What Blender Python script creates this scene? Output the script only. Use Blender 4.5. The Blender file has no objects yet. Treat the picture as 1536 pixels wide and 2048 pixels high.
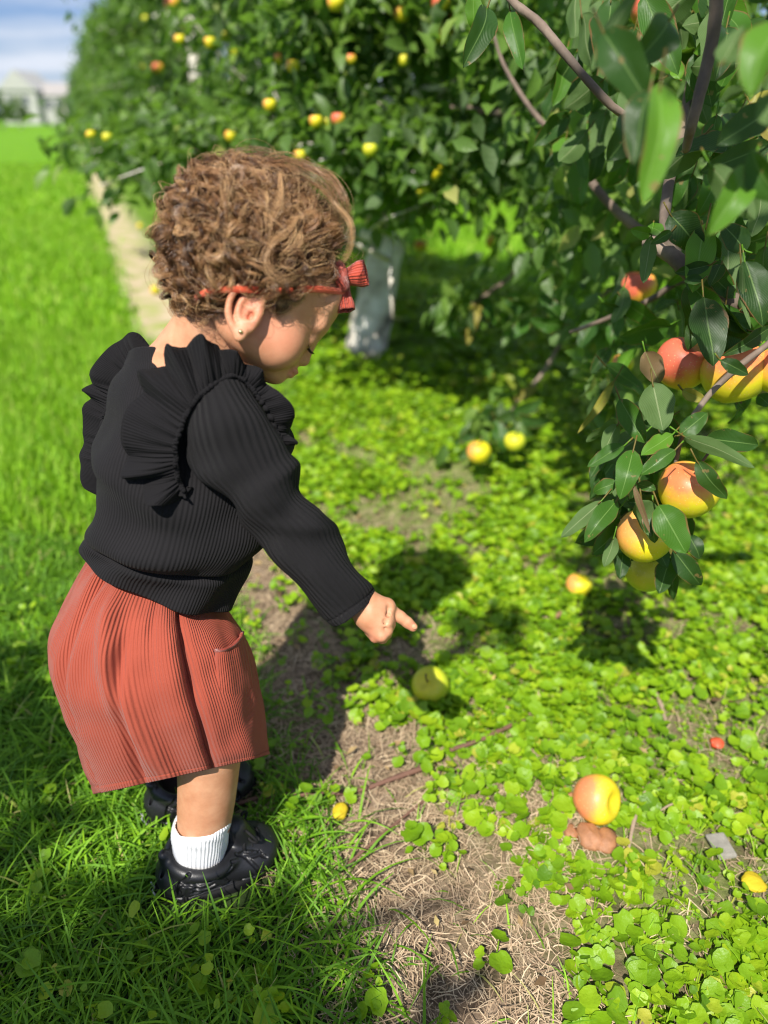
import bpy, math, random
import numpy as np
from mathutils import Vector, Matrix
from mathutils.bvhtree import BVHTree
R = math.radians
S = bpy.context.scene
C = S.collection
rng = np.random.default_rng(7)
random.seed(7)

# ------------------------------------------------------------------ camera, sky, sun
CAMH, PITCH, FPX = 0.88, R(28.1), 1480.0
cam = bpy.data.cameras.new('camera'); camo = bpy.data.objects.new('camera', cam); C.objects.link(camo)
camo.location = (0, 0, CAMH); camo.rotation_euler = (R(90) - PITCH, 0, 0)
cam.sensor_fit = 'VERTICAL'; cam.sensor_height = 36; cam.sensor_width = 27
cam.angle_y = 2 * math.atan(1024 / FPX)
cam.clip_start = 0.05; cam.clip_end = 2000
cam.dof.use_dof = True; cam.dof.focus_distance = 0.82
cam.dof.aperture_fstop = cam.lens / 1000 / 0.0108
S.camera = camo
SUN = Vector((0.22, 0.60, -0.78)).normalized()
sl = bpy.data.lights.new('sun', 'SUN'); slo = bpy.data.objects.new('sun', sl); C.objects.link(slo)
slo.rotation_euler = SUN.to_track_quat('-Z', 'Y').to_euler(); slo.location = (-1, -3, 5)
sl.energy = 5.0; sl.angle = R(0.55); sl.color = (1.0, 0.95, 0.86)
W_ = bpy.data.worlds.new('World'); S.world = W_; W_.use_nodes = True
wt = W_.node_tree; wn = wt.nodes; wn.clear()
sky = wn.new('ShaderNodeTexSky'); sky.sky_type = 'NISHITA'; sky.sun_disc = False
sky.sun_elevation = R(50.7); sky.sun_rotation = R(200); sky.air_density = 1.0; sky.dust_density = 0.6; sky.ozone_density = 2.0
tc = wn.new('ShaderNodeTexCoord'); mp = wn.new('ShaderNodeMapping'); mp.inputs['Scale'].default_value = (1.3, 1.3, 11)
mp.inputs['Location'].default_value = (0.3, 0.1, 0.35)
nz = wn.new('ShaderNodeTexNoise'); nz.inputs['Scale'].default_value = 1.5; nz.inputs['Detail'].default_value = 6; nz.inputs['Roughness'].default_value = 0.55
cr = wn.new('ShaderNodeValToRGB'); cr.color_ramp.elements[0].position = 0.40; cr.color_ramp.elements[1].position = 0.62
mx = wn.new('ShaderNodeMix'); mx.data_type = 'RGBA'; mx.inputs['B'].default_value = (8.5, 9.2, 10.5, 1)
bg = wn.new('ShaderNodeBackground'); bg.inputs['Strength'].default_value = 0.06
wo = wn.new('ShaderNodeOutputWorld')
wt.links.new(tc.outputs['Generated'], mp.inputs['Vector']); wt.links.new(mp.outputs[0], nz.inputs['Vector'])
wt.links.new(nz.outputs['Fac'], cr.inputs[0]); wt.links.new(cr.outputs['Color'], mx.inputs['Factor'])
tn = wn.new('ShaderNodeMix'); tn.data_type = 'RGBA'; tn.blend_type = 'MULTIPLY'; tn.inputs['Factor'].default_value = 1; tn.inputs['B'].default_value = (.42, .68, 1.15, 1); wt.links.new(sky.outputs[0], tn.inputs['A']); wt.links.new(tn.outputs['Result'], mx.inputs['A']); wt.links.new(mx.outputs['Result'], bg.inputs[0]); wt.links.new(bg.outputs[0], wo.inputs[0])
S.view_settings.view_transform = 'Standard'; S.view_settings.look = 'None'; S.view_settings.gamma = 1
S.view_settings.exposure = 0.62
S.cycles.use_denoising = True; S.cycles.filter_width = 1.15
S.cycles.max_bounces = 7; S.cycles.diffuse_bounces = 3; S.cycles.transparent_max_bounces = 6
S.cycles.caustics_reflective = False; S.cycles.caustics_refractive = False
S.cycles.sample_clamp_indirect = 6

# ------------------------------------------------------------------ geometry helpers
cp, sp = math.cos(PITCH), math.sin(PITCH)
RIGHT = np.array([1., 0, 0]); UP = np.array([0, sp, cp]); FWD = np.array([0, cp, -sp]); EYE = np.array([0, 0, CAMH])
def W(px, py, t):
    """world point seen at photo position (px,py), t metres in front of the lens plane"""
    return EYE + t * (FWD + RIGHT * ((px - 768) / FPX) + UP * ((1024 - py) / FPX))
def G(px, py, z=0.0):
    d = FWD + RIGHT * ((px - 768) / FPX) + UP * ((1024 - py) / FPX)
    return EYE + d * ((z - CAMH) / d[2])
def nrm(v): 
    v = np.asarray(v, float); return v / (np.linalg.norm(v, axis=-1, keepdims=True) + 1e-12)

def mesh(name, V, F, mat, parent=None, uv=None, attrs=None, smooth=True, loc=None):
    """one mesh object from arrays; F is (n,3|4) or a list of such arrays"""
    V = np.asarray(V, np.float32).reshape(-1, 3)
    if loc is not None: V = V - np.asarray(loc, np.float32)
    Fs = [np.asarray(f, np.int32) for f in (F if isinstance(F, list) else [F]) if len(f)]
    me = bpy.data.meshes.new(name)
    me.vertices.add(len(V)); me.vertices.foreach_set('co', V.ravel())
    li = np.concatenate([f.ravel() for f in Fs]); tot = np.concatenate([np.full(len(f), f.shape[1], np.int32) for f in Fs])
    st = np.concatenate([[0], np.cumsum(tot)[:-1]]).astype(np.int32)
    me.loops.add(len(li)); me.loops.foreach_set('vertex_index', li)
    me.polygons.add(len(tot)); me.polygons.foreach_set('loop_start', st)
    me.polygons.foreach_set('use_smooth', np.full(len(tot), smooth))
    if uv is not None:
        l = me.uv_layers.new(name='UVMap'); l.data.foreach_set('uv', np.asarray(uv, np.float32)[li].ravel())
    for k, a in (attrs or {}).items():
        at = me.attributes.new(k, 'FLOAT', 'POINT'); at.data.foreach_set('value', np.asarray(a, np.float32).ravel())
    me.update(calc_edges=True); me.validate()
    me.materials.append(mat)
    o = bpy.data.objects.new(name, me); C.objects.link(o)
    if parent is not None:
        o.parent = parent
        if loc is None:      # vertices given in world space
            o.matrix_parent_inverse = Matrix.Translation(-parent.location)
        else: o.location = Vector(loc) - parent.location
    elif loc is not None: o.location = loc
    return o
def tag(o, label=None, cat=None, group=None, kind=None):
    if label: o['label'] = label
    if cat: o['category'] = cat
    if group: o['group'] = group
    if kind: o['kind'] = kind
    return o
def empty(name, loc, label, cat, group=None):
    o = bpy.data.objects.new(name, None); C.objects.link(o); o.location = Vector([float(v) for v in loc]); o.empty_display_size = 0.1
    bpy.context.view_layer.update()
    return tag(o, label, cat, group)

def grid_faces(n, m, close_m=False):
    i = np.arange(n - 1)[:, None]; j = np.arange(m if close_m else m - 1)[None, :]
    a = i * m + j; b = i * m + (j + 1) % m; c = (i + 1) * m + (j + 1) % m; d = (i + 1) * m + j
    return np.stack([a, b, c, d], -1).reshape(-1, 4)
def cr_interp(P, n):
    """catmull-rom through rows of P -> n rows"""
    P = np.asarray(P, float); k = len(P)
    if k == 2: 
        t = np.linspace(0, 1, n)[:, None]; return P[0] * (1 - t) + P[1] * t
    Q = np.vstack([2 * P[0] - P[1], P, 2 * P[-1] - P[-2]])
    u = np.linspace(0, k - 1 - 1e-9, n); i = u.astype(int); f = (u - i)[:, None]
    p0, p1, p2, p3 = Q[i], Q[i + 1], Q[i + 2], Q[i + 3]
    return .5 * (2 * p1 + (p2 - p0) * f + (2 * p0 - 5 * p1 + 4 * p2 - p3) * f ** 2 + (3 * p1 - p0 - 3 * p2 + p3) * f ** 3)
def tube(path, rad, sides=8, n=None, wob=0, seed=0):
    """tapered tube -> V,F ; path rows, rad per row"""
    path = np.asarray(path, float); rad = np.asarray(rad, float)
    if n: 
        A = cr_interp(np.hstack([path, rad[:, None]]), n); path, rad = A[:, :3], np.abs(A[:, 3])
    T = nrm(np.gradient(path, axis=0)); ref = np.array([0.3, 0.2, 1.0]) if abs(T[0][2]) < .8 else np.array([1., 0.2, 0])
    a = nrm(np.cross(T, ref)); b = np.cross(T, a)
    th = np.linspace(0, 2 * np.pi, sides, endpoint=False)
    r = rad[:, None] * (1 + wob * np.random.default_rng(seed).normal(size=(len(path), sides)))
    V = path[:, None] + r[..., None] * (np.cos(th)[None, :, None] * a[:, None] + np.sin(th)[None, :, None] * b[:, None])
    V = V.reshape(-1, 3); n_ = len(path)
    F = grid_faces(n_, sides, True)
    V = np.vstack([V, path[0], path[-1]])
    j = np.arange(sides); k = (j + 1) % sides
    F2 = np.vstack([np.stack([np.full(sides, n_ * sides), k, j], -1), np.stack([np.full(sides, n_ * sides + 1), (n_ - 1) * sides + j, (n_ - 1) * sides + k], -1)])
    return V, F, F2
class MB:
    def __init__(s): s.V, s.F, s.n, s.A, s.U = [], [], 0, [], []
    def add(s, V, *Fs, a=0.0, uv=None):
        for f in Fs: s.F.append(np.asarray(f) + s.n)
        s.V.append(V); s.n += len(V); s.A.append(np.full(len(V), a) if np.isscalar(a) else np.asarray(a))
        s.U.append(np.zeros((len(V), 2)) if uv is None else uv)
    def build(s, name, mat, parent=None, loc=None, smooth=True):
        f4 = [f for f in s.F if f.shape[1] == 4]; f3 = [f for f in s.F if f.shape[1] == 3]
        Fs = ([np.vstack(f4)] if f4 else []) + ([np.vstack(f3)] if f3 else [])
        return mesh(name, np.vstack(s.V), Fs, mat, parent, uv=np.vstack(s.U), attrs={'rnd': np.concatenate(s.A)}, loc=loc, smooth=smooth)
def vnoise(P, sc, seed=0):
    """cheap smooth value noise of 2d/3d points, range about -1..1"""
    P = np.asarray(P, float) * sc; r = np.random.default_rng(seed); out = np.zeros(len(P))
    for k in range(7):
        d = r.normal(size=P.shape[1]); d /= np.linalg.norm(d); out += np.sin(P @ d * (0.8 + .55 * k) + r.uniform(0, 6.28))
    return out / 3.2

# ------------------------------------------------------------------ materials
def mat(name, build):
    m = bpy.data.materials.new(name); m.use_nodes = True; nt = m.node_tree; nt.nodes.clear()
    out = nt.nodes.new('ShaderNodeOutputMaterial')
    class B:
        def n(s, t, **k):
            x = nt.nodes.new('ShaderNode' + t)
            for a, v in k.items():
                if a in x.inputs.keys() or a.replace('_', ' ') in x.inputs.keys():
                    kk = a if a in x.inputs.keys() else a.replace('_', ' '); s.set(x.inputs[kk], v)
                else: setattr(x, a, v)
            return x
        def set(s, sock, v):
            if isinstance(v, bpy.types.NodeSocket): nt.links.new(v, sock)
            else: sock.default_value = v
        def math(s, op, a, b=0.0, c=None):
            x = nt.nodes.new('ShaderNodeMath'); x.operation = op; s.set(x.inputs[0], a); s.set(x.inputs[1], b)
            if c is not None: s.set(x.inputs[2], c)
            return x.outputs[0]
        def ramp(s, f, stops):
            x = nt.nodes.new('ShaderNodeValToRGB'); e = x.color_ramp.elements
            e[0].position, e[0].color = stops[0][0], (*stops[0][1], 1); e[1].position, e[1].color = stops[-1][0], (*stops[-1][1], 1)
            for p, c in stops[1:-1]: q = e.new(p); q.color = (*c, 1)
            nt.links.new(f, x.inputs[0]); return x.outputs[0]
        def mix(s, f, a, b, mode='MIX'):
            x = nt.nodes.new('ShaderNodeMix'); x.data_type = 'RGBA'; x.blend_type = mode
            s.set(x.inputs['Factor'], f); s.set(x.inputs['A'], a if isinstance(a, bpy.types.NodeSocket) else (*a, 1)); s.set(x.inputs['B'], b if isinstance(b, bpy.types.NodeSocket) else (*b, 1))
            return x.outputs['Result']
        def attr(s, n): return s.n('Attribute', attribute_name=n).outputs['Fac']
        def coord(s, w='Object'): return s.n('TexCoord').outputs[w]
        def noise(s, sc, det=4, ro=.55, vec=None, w='Object'):
            return s.n('TexNoise', Scale=sc, Detail=det, Roughness=ro, Vector=vec if vec is not None else s.coord(w)).outputs['Fac']
        def bump(s, h, st, dist=.001, normal=None):
            x = s.n('Bump', Strength=st, Distance=dist, Height=h)
            if normal is not None: nt.links.new(normal, x.inputs['Normal'])
            return x.outputs[0]
        def bsdf(s, **k): return s.n('BsdfPrincipled', **k)
        def mixs(s, f, a, b):
            x = nt.nodes.new('ShaderNodeMixShader'); s.set(x.inputs[0], f); nt.links.new(a, x.inputs[1]); nt.links.new(b, x.inputs[2]); return x.outputs[0]
        def out(s, o): nt.links.new(o, out.inputs[0])
    build(B()); return m
def c4(c): return (*c, 1)

def leafmat(name, stops, trans=.3, rough=.42, veins=False, under=None, spec=.4):
    def f(b):
        col = b.ramp(b.attr('rnd'), stops)
        nn = b.noise(35 if veins else 9, 3)
        col = b.mix(b.math('MULTIPLY', nn, .3), col, (.03, .06, .01))
        nrmn = None
        if veins:
            uv = b.n('SeparateXYZ', Vector=b.coord('UV')); u, v = uv.outputs[0], uv.outputs[1]
            d = b.math('ABSOLUTE', b.math('SUBTRACT', u, .5))
            mid = b.math('LESS_THAN', d, .022)
            ph = b.math('SUBTRACT', b.math('MULTIPLY', v, 58), b.math('MULTIPLY', d, 55))
            sv = b.math('POWER', b.math('ABSOLUTE', b.math('SINE', ph)), 14.0)
            vein = b.math('MAXIMUM', b.math('MULTIPLY', sv, .30), b.math('MULTIPLY', mid, .8))
            h = b.math('ADD', b.math('MULTIPLY', vein, -.5), b.math('MULTIPLY', b.noise(160, 3), .5))
            col = b.mix(b.math('MULTIPLY', vein, .5), col, (.22, .34, .10))
            eg = b.math('MULTIPLY', b.math('GREATER_THAN', b.math('ADD', d, b.math('MULTIPLY', b.noise(30, 4), .35)), .66), .75)
            col = b.mix(eg, col, (.16, .075, .03)); sp2 = b.math('MULTIPLY', b.math('GREATER_THAN', b.noise(95, 2), .70), .7); col = b.mix(sp2, col, (.20, .13, .05))
            nrmn = b.bump(h, .55, .0012)
        if not veins: nrmn = b.bump(b.math('ADD', b.noise(140, 3), b.noise(45, 2)), .55, .0025)
        back = b.n('NewGeometry').outputs['Backfacing']
        if under: 
            uc = b.mix(b.noise(60, 3), under, tuple(x * .6 for x in under))
            if veins: uc = b.mix(b.math('MULTIPLY', vein, .5), uc, (.34, .38, .2))
            col = b.mix(back, col, uc)
        k = dict(Base_Color=col, Roughness=b.math('ADD', rough, b.math('MULTIPLY', back, .25)), Specular_IOR_Level=spec)
        p = b.bsdf(**k)
        if nrmn is not None: b.set(p.inputs['Normal'], nrmn)
        t = b.n('BsdfTranslucent', Color=b.mix(.55, col, (.30, .62, .02), 'MIX'))
        b.out(b.mixs(trans, p.outputs[0], t.outputs[0]))
    return mat(name, f)
M = {}
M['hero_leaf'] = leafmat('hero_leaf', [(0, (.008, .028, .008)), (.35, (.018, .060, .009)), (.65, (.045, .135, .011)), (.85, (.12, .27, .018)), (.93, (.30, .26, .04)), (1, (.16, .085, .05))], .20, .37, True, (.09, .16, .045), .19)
M['tree_leaf'] = leafmat('tree_leaf', [(0, (.065, .125, .028)), (.5, (.135, .240, .042)), (.85, (.23, .35, .065)), (1, (.40, .40, .12))], .40, .42, False, (.13, .20, .08), .4)
M['clover'] = leafmat('clover', [(0, (.10, .22, .007)), (.5, (.22, .40, .008)), (.93, (.37, .53, .014)), (1, (.46, .46, .05))], .30, .45, False, None, .35)
M['grass'] = leafmat('grass', [(0, (.06, .16, .008)), (.5, (.14, .33, .008)), (.9, (.30, .56, .012)), (1, (.46, .42, .14))], .28, .38, False, None, .4)
M['litter'] = leafmat('litter', [(0, (.09, .045, .025)), (.5, (.27, .15, .08)), (.85, (.45, .33, .15)), (1, (.62, .50, .10))], .1, .7)
M['dry_leaf'] = leafmat('dry_leaf', [(0, (.30, .13, .06)), (1, (.45, .24, .12))], .15, .6)
M['yellow_leaf'] = leafmat('yellow_leaf', [(0, (.75, .55, .02)), (1, (.8, .6, .05))], .2, .5)
def f(b):
    r = b.attr('rnd'); col = b.ramp(r, [(0, (.16, .10, .06)), (.5, (.38, .27, .17)), (1, (.60, .47, .31))])
    b.out(b.bsdf(Base_Color=col, Roughness=.7, Specular_IOR_Level=.3).outputs[0])
M['straw'] = mat('straw', f)
def f(b):
    n1 = b.noise(14, 6); col = b.ramp(n1, [(.3, (.06, .045, .033)), (.5, (.16, .115, .085)), (.7, (.32, .25, .19))])
    b.out(b.bsdf(Base_Color=col, Roughness=.8, Normal=b.bump(b.n('TexNoise', Scale=60, Detail=5, Vector=b.n('Mapping', Vector=b.coord(), Scale=(1, 1, .35)).outputs[0]).outputs['Fac'], .8, .004)).outputs[0])
M['bark'] = mat('bark', f)
def f(b):
    n1 = b.noise(9, 6); col = b.ramp(n1, [(.34, (.14, .12, .10)), (.46, (.58, .52, .44)), (.62, (.88, .83, .76))])
    b.out(b.bsdf(Base_Color=col, Roughness=.85, Normal=b.bump(b.noise(30, 5), .8, .01)).outputs[0])
M['pale_bark'] = mat('pale_bark', f)
def f(b):
    g = b.n('NewGeometry').outputs['Position']; s = b.n('SeparateXYZ', Vector=g)
    u = b.math('ADD', b.math('MULTIPLY', b.math('ADD', s.outputs[0], 1.2), .934), b.math('MULTIPLY', b.math('SUBTRACT', s.outputs[1], 3.55), .357))
    u = b.math('ADD', u, b.math('MULTIPLY', b.math('SUBTRACT', b.noise(5, 4, vec=g), .5), .16))
    lawn = b.ramp(b.noise(3.2, 8, .7, vec=g), [(.3, (.07, .19, .004)), (.55, (.13, .29, .005)), (.75, (.19, .35, .010))])
    soil = b.ramp(b.noise(28, 7, .7, vec=g), [(.3, (.055, .038, .024)), (.5, (.17, .12, .08)), (.72, (.36, .27, .19))])
    clo = b.ramp(b.noise(26, 7, .75, vec=g), [(.36, (.13, .10, .05)), (.48, (.09, .19, .010)), (.7, (.20, .38, .015))])
    tan = b.ramp(b.noise(7, 6, .6, vec=g), [(.35, (.30, .34, .09)), (.55, (.47, .38, .25)), (.7, (.56, .45, .32))])
    far = b.n('MapRange', Value=s.outputs[1], From_Min=1.5, From_Max=2.6).outputs[0]
    soil2 = b.mix(far, soil, tan)
    inn = b.n('MapRange', Value=u, From_Min=.12, From_Max=.40).outputs[0]
    inn2 = b.n('MapRange', Value=u, From_Min=.22, From_Max=.42).outputs[0]
    col = b.mix(b.mix(far, b.math('MULTIPLY', inn, .35), inn2), soil2, clo)
    ly = b.n('MapRange', Value=u, From_Min=-.03, From_Max=.03).outputs[0]
    col = b.mix(ly, lawn, col)
    lane = b.n('MapRange', Value=u, From_Min=2.0, From_Max=2.2).outputs[0]
    col = b.mix(lane, col, lawn)
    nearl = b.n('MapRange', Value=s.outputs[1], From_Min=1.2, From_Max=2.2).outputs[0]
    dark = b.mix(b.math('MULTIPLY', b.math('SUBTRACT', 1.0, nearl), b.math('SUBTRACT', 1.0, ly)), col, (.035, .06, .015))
    h = b.noise(60, 6, .7, vec=g)
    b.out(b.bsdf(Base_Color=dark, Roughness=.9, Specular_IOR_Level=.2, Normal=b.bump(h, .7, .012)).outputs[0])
M['ground'] = mat('ground', f)
def f(b):
    n = b.n('MapRange', Value=b.noise(38, 6, .65), From_Min=.3, From_Max=.7).outputs[0]; col = b.mix(n, (.47, .205, .105), (.61, .325, .19))
    col = b.mix(b.attr('blush'), col, (.66, .17, .12))
    col = b.mix(b.attr('dark'), col, (.05, .022, .012))
    h = b.math('ADD', b.noise(900, 3), b.math('MULTIPLY', b.noise(160, 3), .6))
    p = b.bsdf(Base_Color=col, Roughness=.5, Specular_IOR_Level=.35, Subsurface_Weight=.12, Subsurface_Scale=.006, Normal=b.bump(h, .18, .0006))
    p.inputs['Subsurface Radius'].default_value = (1, .35, .2); b.out(p.outputs[0])
M['skin'] = mat('skin', f)
def f(b):
    r = b.attr('rnd'); col = b.ramp(r, [(0, (.035, .015, .008)), (.35, (.13, .060, .026)), (.65, (.32, .165, .070)), (1, (.70, .45, .22))])
    b.out(b.bsdf(Base_Color=col, Roughness=.32, Specular_IOR_Level=.6, Anisotropic=.4).outputs[0])
M['hair'] = mat('hair', f)
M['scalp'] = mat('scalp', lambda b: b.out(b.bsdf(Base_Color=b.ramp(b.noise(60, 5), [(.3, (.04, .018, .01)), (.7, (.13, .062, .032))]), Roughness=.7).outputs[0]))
def ribbed(name, count, vs, base, hi, rough=.8, sheen=.3, st=.8, dist=.0012, grain=1200, fuzz=.35, spec=.2):
    def f(b):
        s = b.n('SeparateXYZ', Vector=b.coord('UV')); u, v = s.outputs[0], s.outputs[1]
        wob = b.math('MULTIPLY', b.math('SUBTRACT', b.noise(25, 3), .5), fuzz)
        w = b.math('SINE', b.math('ADD', b.math('MULTIPLY', u, count * 2 * math.pi), wob))
        w = b.math('ADD', b.math('MULTIPLY', w, .5), .5)
        gr = b.noise(grain, 3, .7)
        h = b.math('ADD', w, b.math('MULTIPLY', gr, .55))
        big = b.noise(22, 4)
        col = b.mix(b.math('MULTIPLY', b.math('ADD', b.math('MULTIPLY', gr, .6), b.math('MULTIPLY', big, .5)), 1.0), base, hi)
        b.out(b.bsdf(Base_Color=col, Roughness=rough, Specular_IOR_Level=spec, Sheen_Weight=sheen, Sheen_Roughness=.5, Normal=b.bump(h, st, dist)).outputs[0])
    return mat(name, f)
M['sweater'] = ribbed('sweater_rib', 170, 1, (.006, .006, .007), (.018, .0165, .018), .9, .02, .8, .0010, spec=.14)
M['sleeve'] = ribbed('sleeve_rib', 34, 1, (.0045, .0045, .005), (.018, .0165, .018), .85, .02, 1.0, .0036, spec=.18)
M['ruffle'] = ribbed('ruffle_rib', 150, 1, (.004, .004, .0045), (.013, .012, .0135), .9, .015, .7, .0010, spec=.14)
M['corduroy'] = ribbed('corduroy', 215, 1, (.235, .042, .024), (.385, .080, .046), .85, .10, .9, .0011)
M['corduroy_small'] = ribbed('corduroy_small', 26, 1, (.36, .045, .025), (.55, .085, .045), .8, .3, .9, .0012)
M['corduroy_pocket'] = ribbed('corduroy_pocket', 17, 1, (.235, .042, .024), (.385, .080, .046), .85, .10, .9, .0011)
M['band'] = ribbed('band_knit', 60, 1, (.55, .07, .03), (.72, .12, .05), .75, .3, .5, .0006)
def f(b):
    h = b.math('ADD', b.math('MULTIPLY', b.noise(90, 5, .6), .7), b.math('MULTIPLY', b.n('TexVoronoi', Scale=420, Vector=b.coord()).outputs['Distance'], .3))
    b.out(b.bsdf(Base_Color=(.010, .010, .012, 1), Roughness=b.math('ADD', .30, b.math('MULTIPLY', b.noise(40, 4), .25)), Specular_IOR_Level=.5, Normal=b.bump(h, .22, .0012)).outputs[0])
M['leather'] = mat('leather', f)
M['rubber'] = mat('rubber', lambda b: b.out(b.bsdf(Base_Color=(.009, .009, .010, 1), Roughness=.75, Specular_IOR_Level=.2, Normal=b.bump(b.noise(300, 3), .3, .001)).outputs[0]))
M['silver_trim'] = mat('silver_trim', lambda b: b.out(b.bsdf(Base_Color=(.6, .6, .62, 1), Roughness=.3, Metallic=.6).outputs[0]))
M['sock'] = ribbed('sock', 52, 1, (.66, .67, .70), (.82, .82, .84), .9, .1, .8, .0010)
M['gold'] = mat('gold', lambda b: b.out(b.bsdf(Base_Color=(.9, .75, .45, 1), Roughness=.12, Metallic=1.0).outputs[0]))
M['eye'] = mat('eye', lambda b: b.out(b.bsdf(Base_Color=(.03, .018, .012, 1), Roughness=.1).outputs[0]))
M['lash'] = mat('lash', lambda b: b.out(b.bsdf(Base_Color=(.03, .018, .012, 1), Roughness=.5).outputs[0]))
def applemat(name, g, y, r, lo, hi, d=(-.45, -.55, .55)):
    def f(b):
        o = b.coord('Object'); dot = b.n('VectorMath', operation='DOT_PRODUCT'); b.set(dot.inputs[0], b.n('VectorMath', operation='NORMALIZE', **{}).outputs[0]); 
        nv = dot.inputs[0].links[0].from_node; b.set(nv.inputs[0], o); dot.inputs[1].default_value = tuple(nrm(d))
        v = b.math('ADD', dot.outputs['Value'], b.math('MULTIPLY', b.math('SUBTRACT', b.noise(45, 6, .7), .5), .85))
        col = b.ramp(b.n('MapRange', Value=v, From_Min=-1, From_Max=1).outputs[0], [(.15, g), (lo, y), (hi, r), (1, tuple(x * .85 for x in r))])
        sp_ = b.math('GREATER_THAN', b.n('TexVoronoi', Scale=190, Vector=o).outputs['Distance'], .82)
        spt = b.n('TexVoronoi', Scale=240, Vector=o).outputs['Distance']
        col = b.mix(b.math('MULTIPLY', b.math('LESS_THAN', spt, .16), .45), col, (.62, .55, .25))
        col = b.mix(b.math('MULTIPLY', b.math('GREATER_THAN', b.noise(23, 3), .70), .6), col, (.22, .12, .04))
        b.out(b.bsdf(Base_Color=col, Roughness=b.math('ADD', .34, b.math('MULTIPLY', b.noise(60, 3), .2)), Specular_IOR_Level=.4, Subsurface_Weight=.05, Subsurface_Scale=.004, Normal=b.bump(b.noise(250, 3), .2, .0008)).outputs[0])
    return mat(name, f)
M['apple_blush'] = applemat('apple_blush', (.33, .42, .015), (.62, .55, .02), (.74, .20, .07), .60, .90, (-.35, -.35, .85))
M['apple_red'] = applemat('apple_red', (.42, .42, .02), (.72, .48, .03), (.72, .15, .08), .50, .80, (-.6, -.35, .6))
M['apple_cheek'] = applemat('apple_cheek', (.62, .52, .02), (.80, .60, .02), (.76, .25, .10), .50, .80, (-.9, -.05, .35))
M['apple_green'] = applemat('apple_green', (.24, .36, .015), (.40, .50, .02), (.62, .56, .03), .60, .95)
M['apple_yellow'] = applemat('apple_yellow', (.40, .46, .015), (.72, .60, .015), (.76, .33, .08), .62, 0.92, (-.85, -.1, .5))
M['stem'] = mat('stem', lambda b: b.out(b.bsdf(Base_Color=(.10, .06, .035, 1), Roughness=.7).outputs[0]))
def plain(name, c, rough=.8, sc=20, var=.3):
    M[name] = mat(name, lambda b: b.out(b.bsdf(Base_Color=b.mix(b.noise(sc, 5), tuple(x * (1 - var) for x in c), tuple(min(1, x * (1 + var)) for x in c)), Roughness=rough, Normal=b.bump(b.noise(sc * 6, 4), .5, .002)).outputs[0]))
plain('stick', (.15, .075, .05)); plain('stick_pale', (.33, .24, .17)); plain('chip', (.24, .225, .19), .9, 90, .45)
plain('rotten', (.33, .15, .07), .6, 90, .5); plain('house_wall', (.40, .39, .38), .9, 1, .06); plain('house_roof', (.30, .28, .27), .9, 2, .15)
plain('window_glass', (.08, .09, .11), .2, 1); plain('red_bit', (.6, .08, .03), .5, 60)

# ------------------------------------------------------------------ ground
def ucoord(x, y): return (x + 1.2) * .934 + (y - 3.55) * .357
def zground(x, y):
    P = np.stack([x, y], -1).reshape(-1, 2)
    near = np.exp(-((P[:, 0]) ** 2 + (P[:, 1] - 1) ** 2) / 30)
    return (vnoise(P, 7, 3) * .006 * near).reshape(np.shape(x))
ax = np.concatenate([-np.geomspace(900, 3.2, 40), np.linspace(-3, 4, 150), np.geomspace(4.3, 900, 40)])
ay = np.concatenate([-np.geomspace(200, 1.2, 20), np.linspace(-1, 7, 170), np.geomspace(7.3, 1400, 50)])
X, Y = np.meshgrid(ax, ay); Z = zground(X, Y)
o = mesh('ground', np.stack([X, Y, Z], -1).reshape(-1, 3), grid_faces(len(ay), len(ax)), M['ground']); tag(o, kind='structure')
def gz(P): return zground(P[:, 0], P[:, 1])

# ribbons: centre lines (N,K,3), half widths (N,K), side (N,K,3)
def ribbons(name, P, Wd, Sd, rnd, m, parent=None, kind=None):
    N, K, _ = P.shape
    V = np.stack([P - Sd * Wd[..., None], P + Sd * Wd[..., None]], 2).reshape(-1, 3)
    base = (np.arange(N) * K * 2)[:, None] + (np.arange(K - 1) * 2)[None]
    F = np.stack([base, base + 1, base + 3, base + 2], -1).reshape(-1, 4)
    o = mesh(name, V, F, m, parent, attrs={'rnd': np.repeat(rnd, K * 2)})
    if kind: o['kind'] = kind
    return o
def scatter(n, x0, x1, y0, y1, keep):
    P = np.stack([rng.uniform(x0, x1, n), rng.uniform(y0, y1, n)], -1)
    # inside a generous margin of the visible wedge
    t = P[:, 1] * cp + CAMH * sp
    vis = np.abs(P[:, 0]) < t * .52 + .5
    return P[vis & keep(P)]
def blades(P, Lr, Wr, K=4, lie=.6, rmul=1.0):
    N = len(P); L = rng.uniform(*Lr, N); az = rng.uniform(0, 2 * np.pi, N); w = rng.uniform(*Wr, N)
    d = np.stack([np.cos(az), np.sin(az), np.zeros(N)], -1); s = np.linspace(0, 1, K)
    lean = np.clip(rng.normal(lie, .35, N), .05, 1.5)
    ang = lean[:, None] * (0.35 + 1.0 * s[None]); ds = (L / (K - 1))[:, None]
    hor = np.concatenate([np.zeros((N, 1)), np.cumsum(np.sin(ang[:, 1:]) * ds, 1)], 1)
    ver = np.concatenate([np.zeros((N, 1)), np.cumsum(np.cos(ang[:, 1:]) * ds, 1)], 1)
    Q = np.stack([P[:, 0][:, None] + hor * d[:, :1], P[:, 1][:, None] + hor * d[:, 1:2], gz(P)[:, None] + np.maximum(ver, .001)], -1)
    side = np.stack([-d[:, 1], d[:, 0], rng.normal(0, .3, N)], -1); side = nrm(side)
    return Q, w[:, None] * np.sqrt(np.clip(1.02 - s, 0, 1))[None], np.repeat(side[:, None], K, 1)
FOOT = [(-.215, .622, .098, .062), (-.25, .74, .09, .05)]
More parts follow.
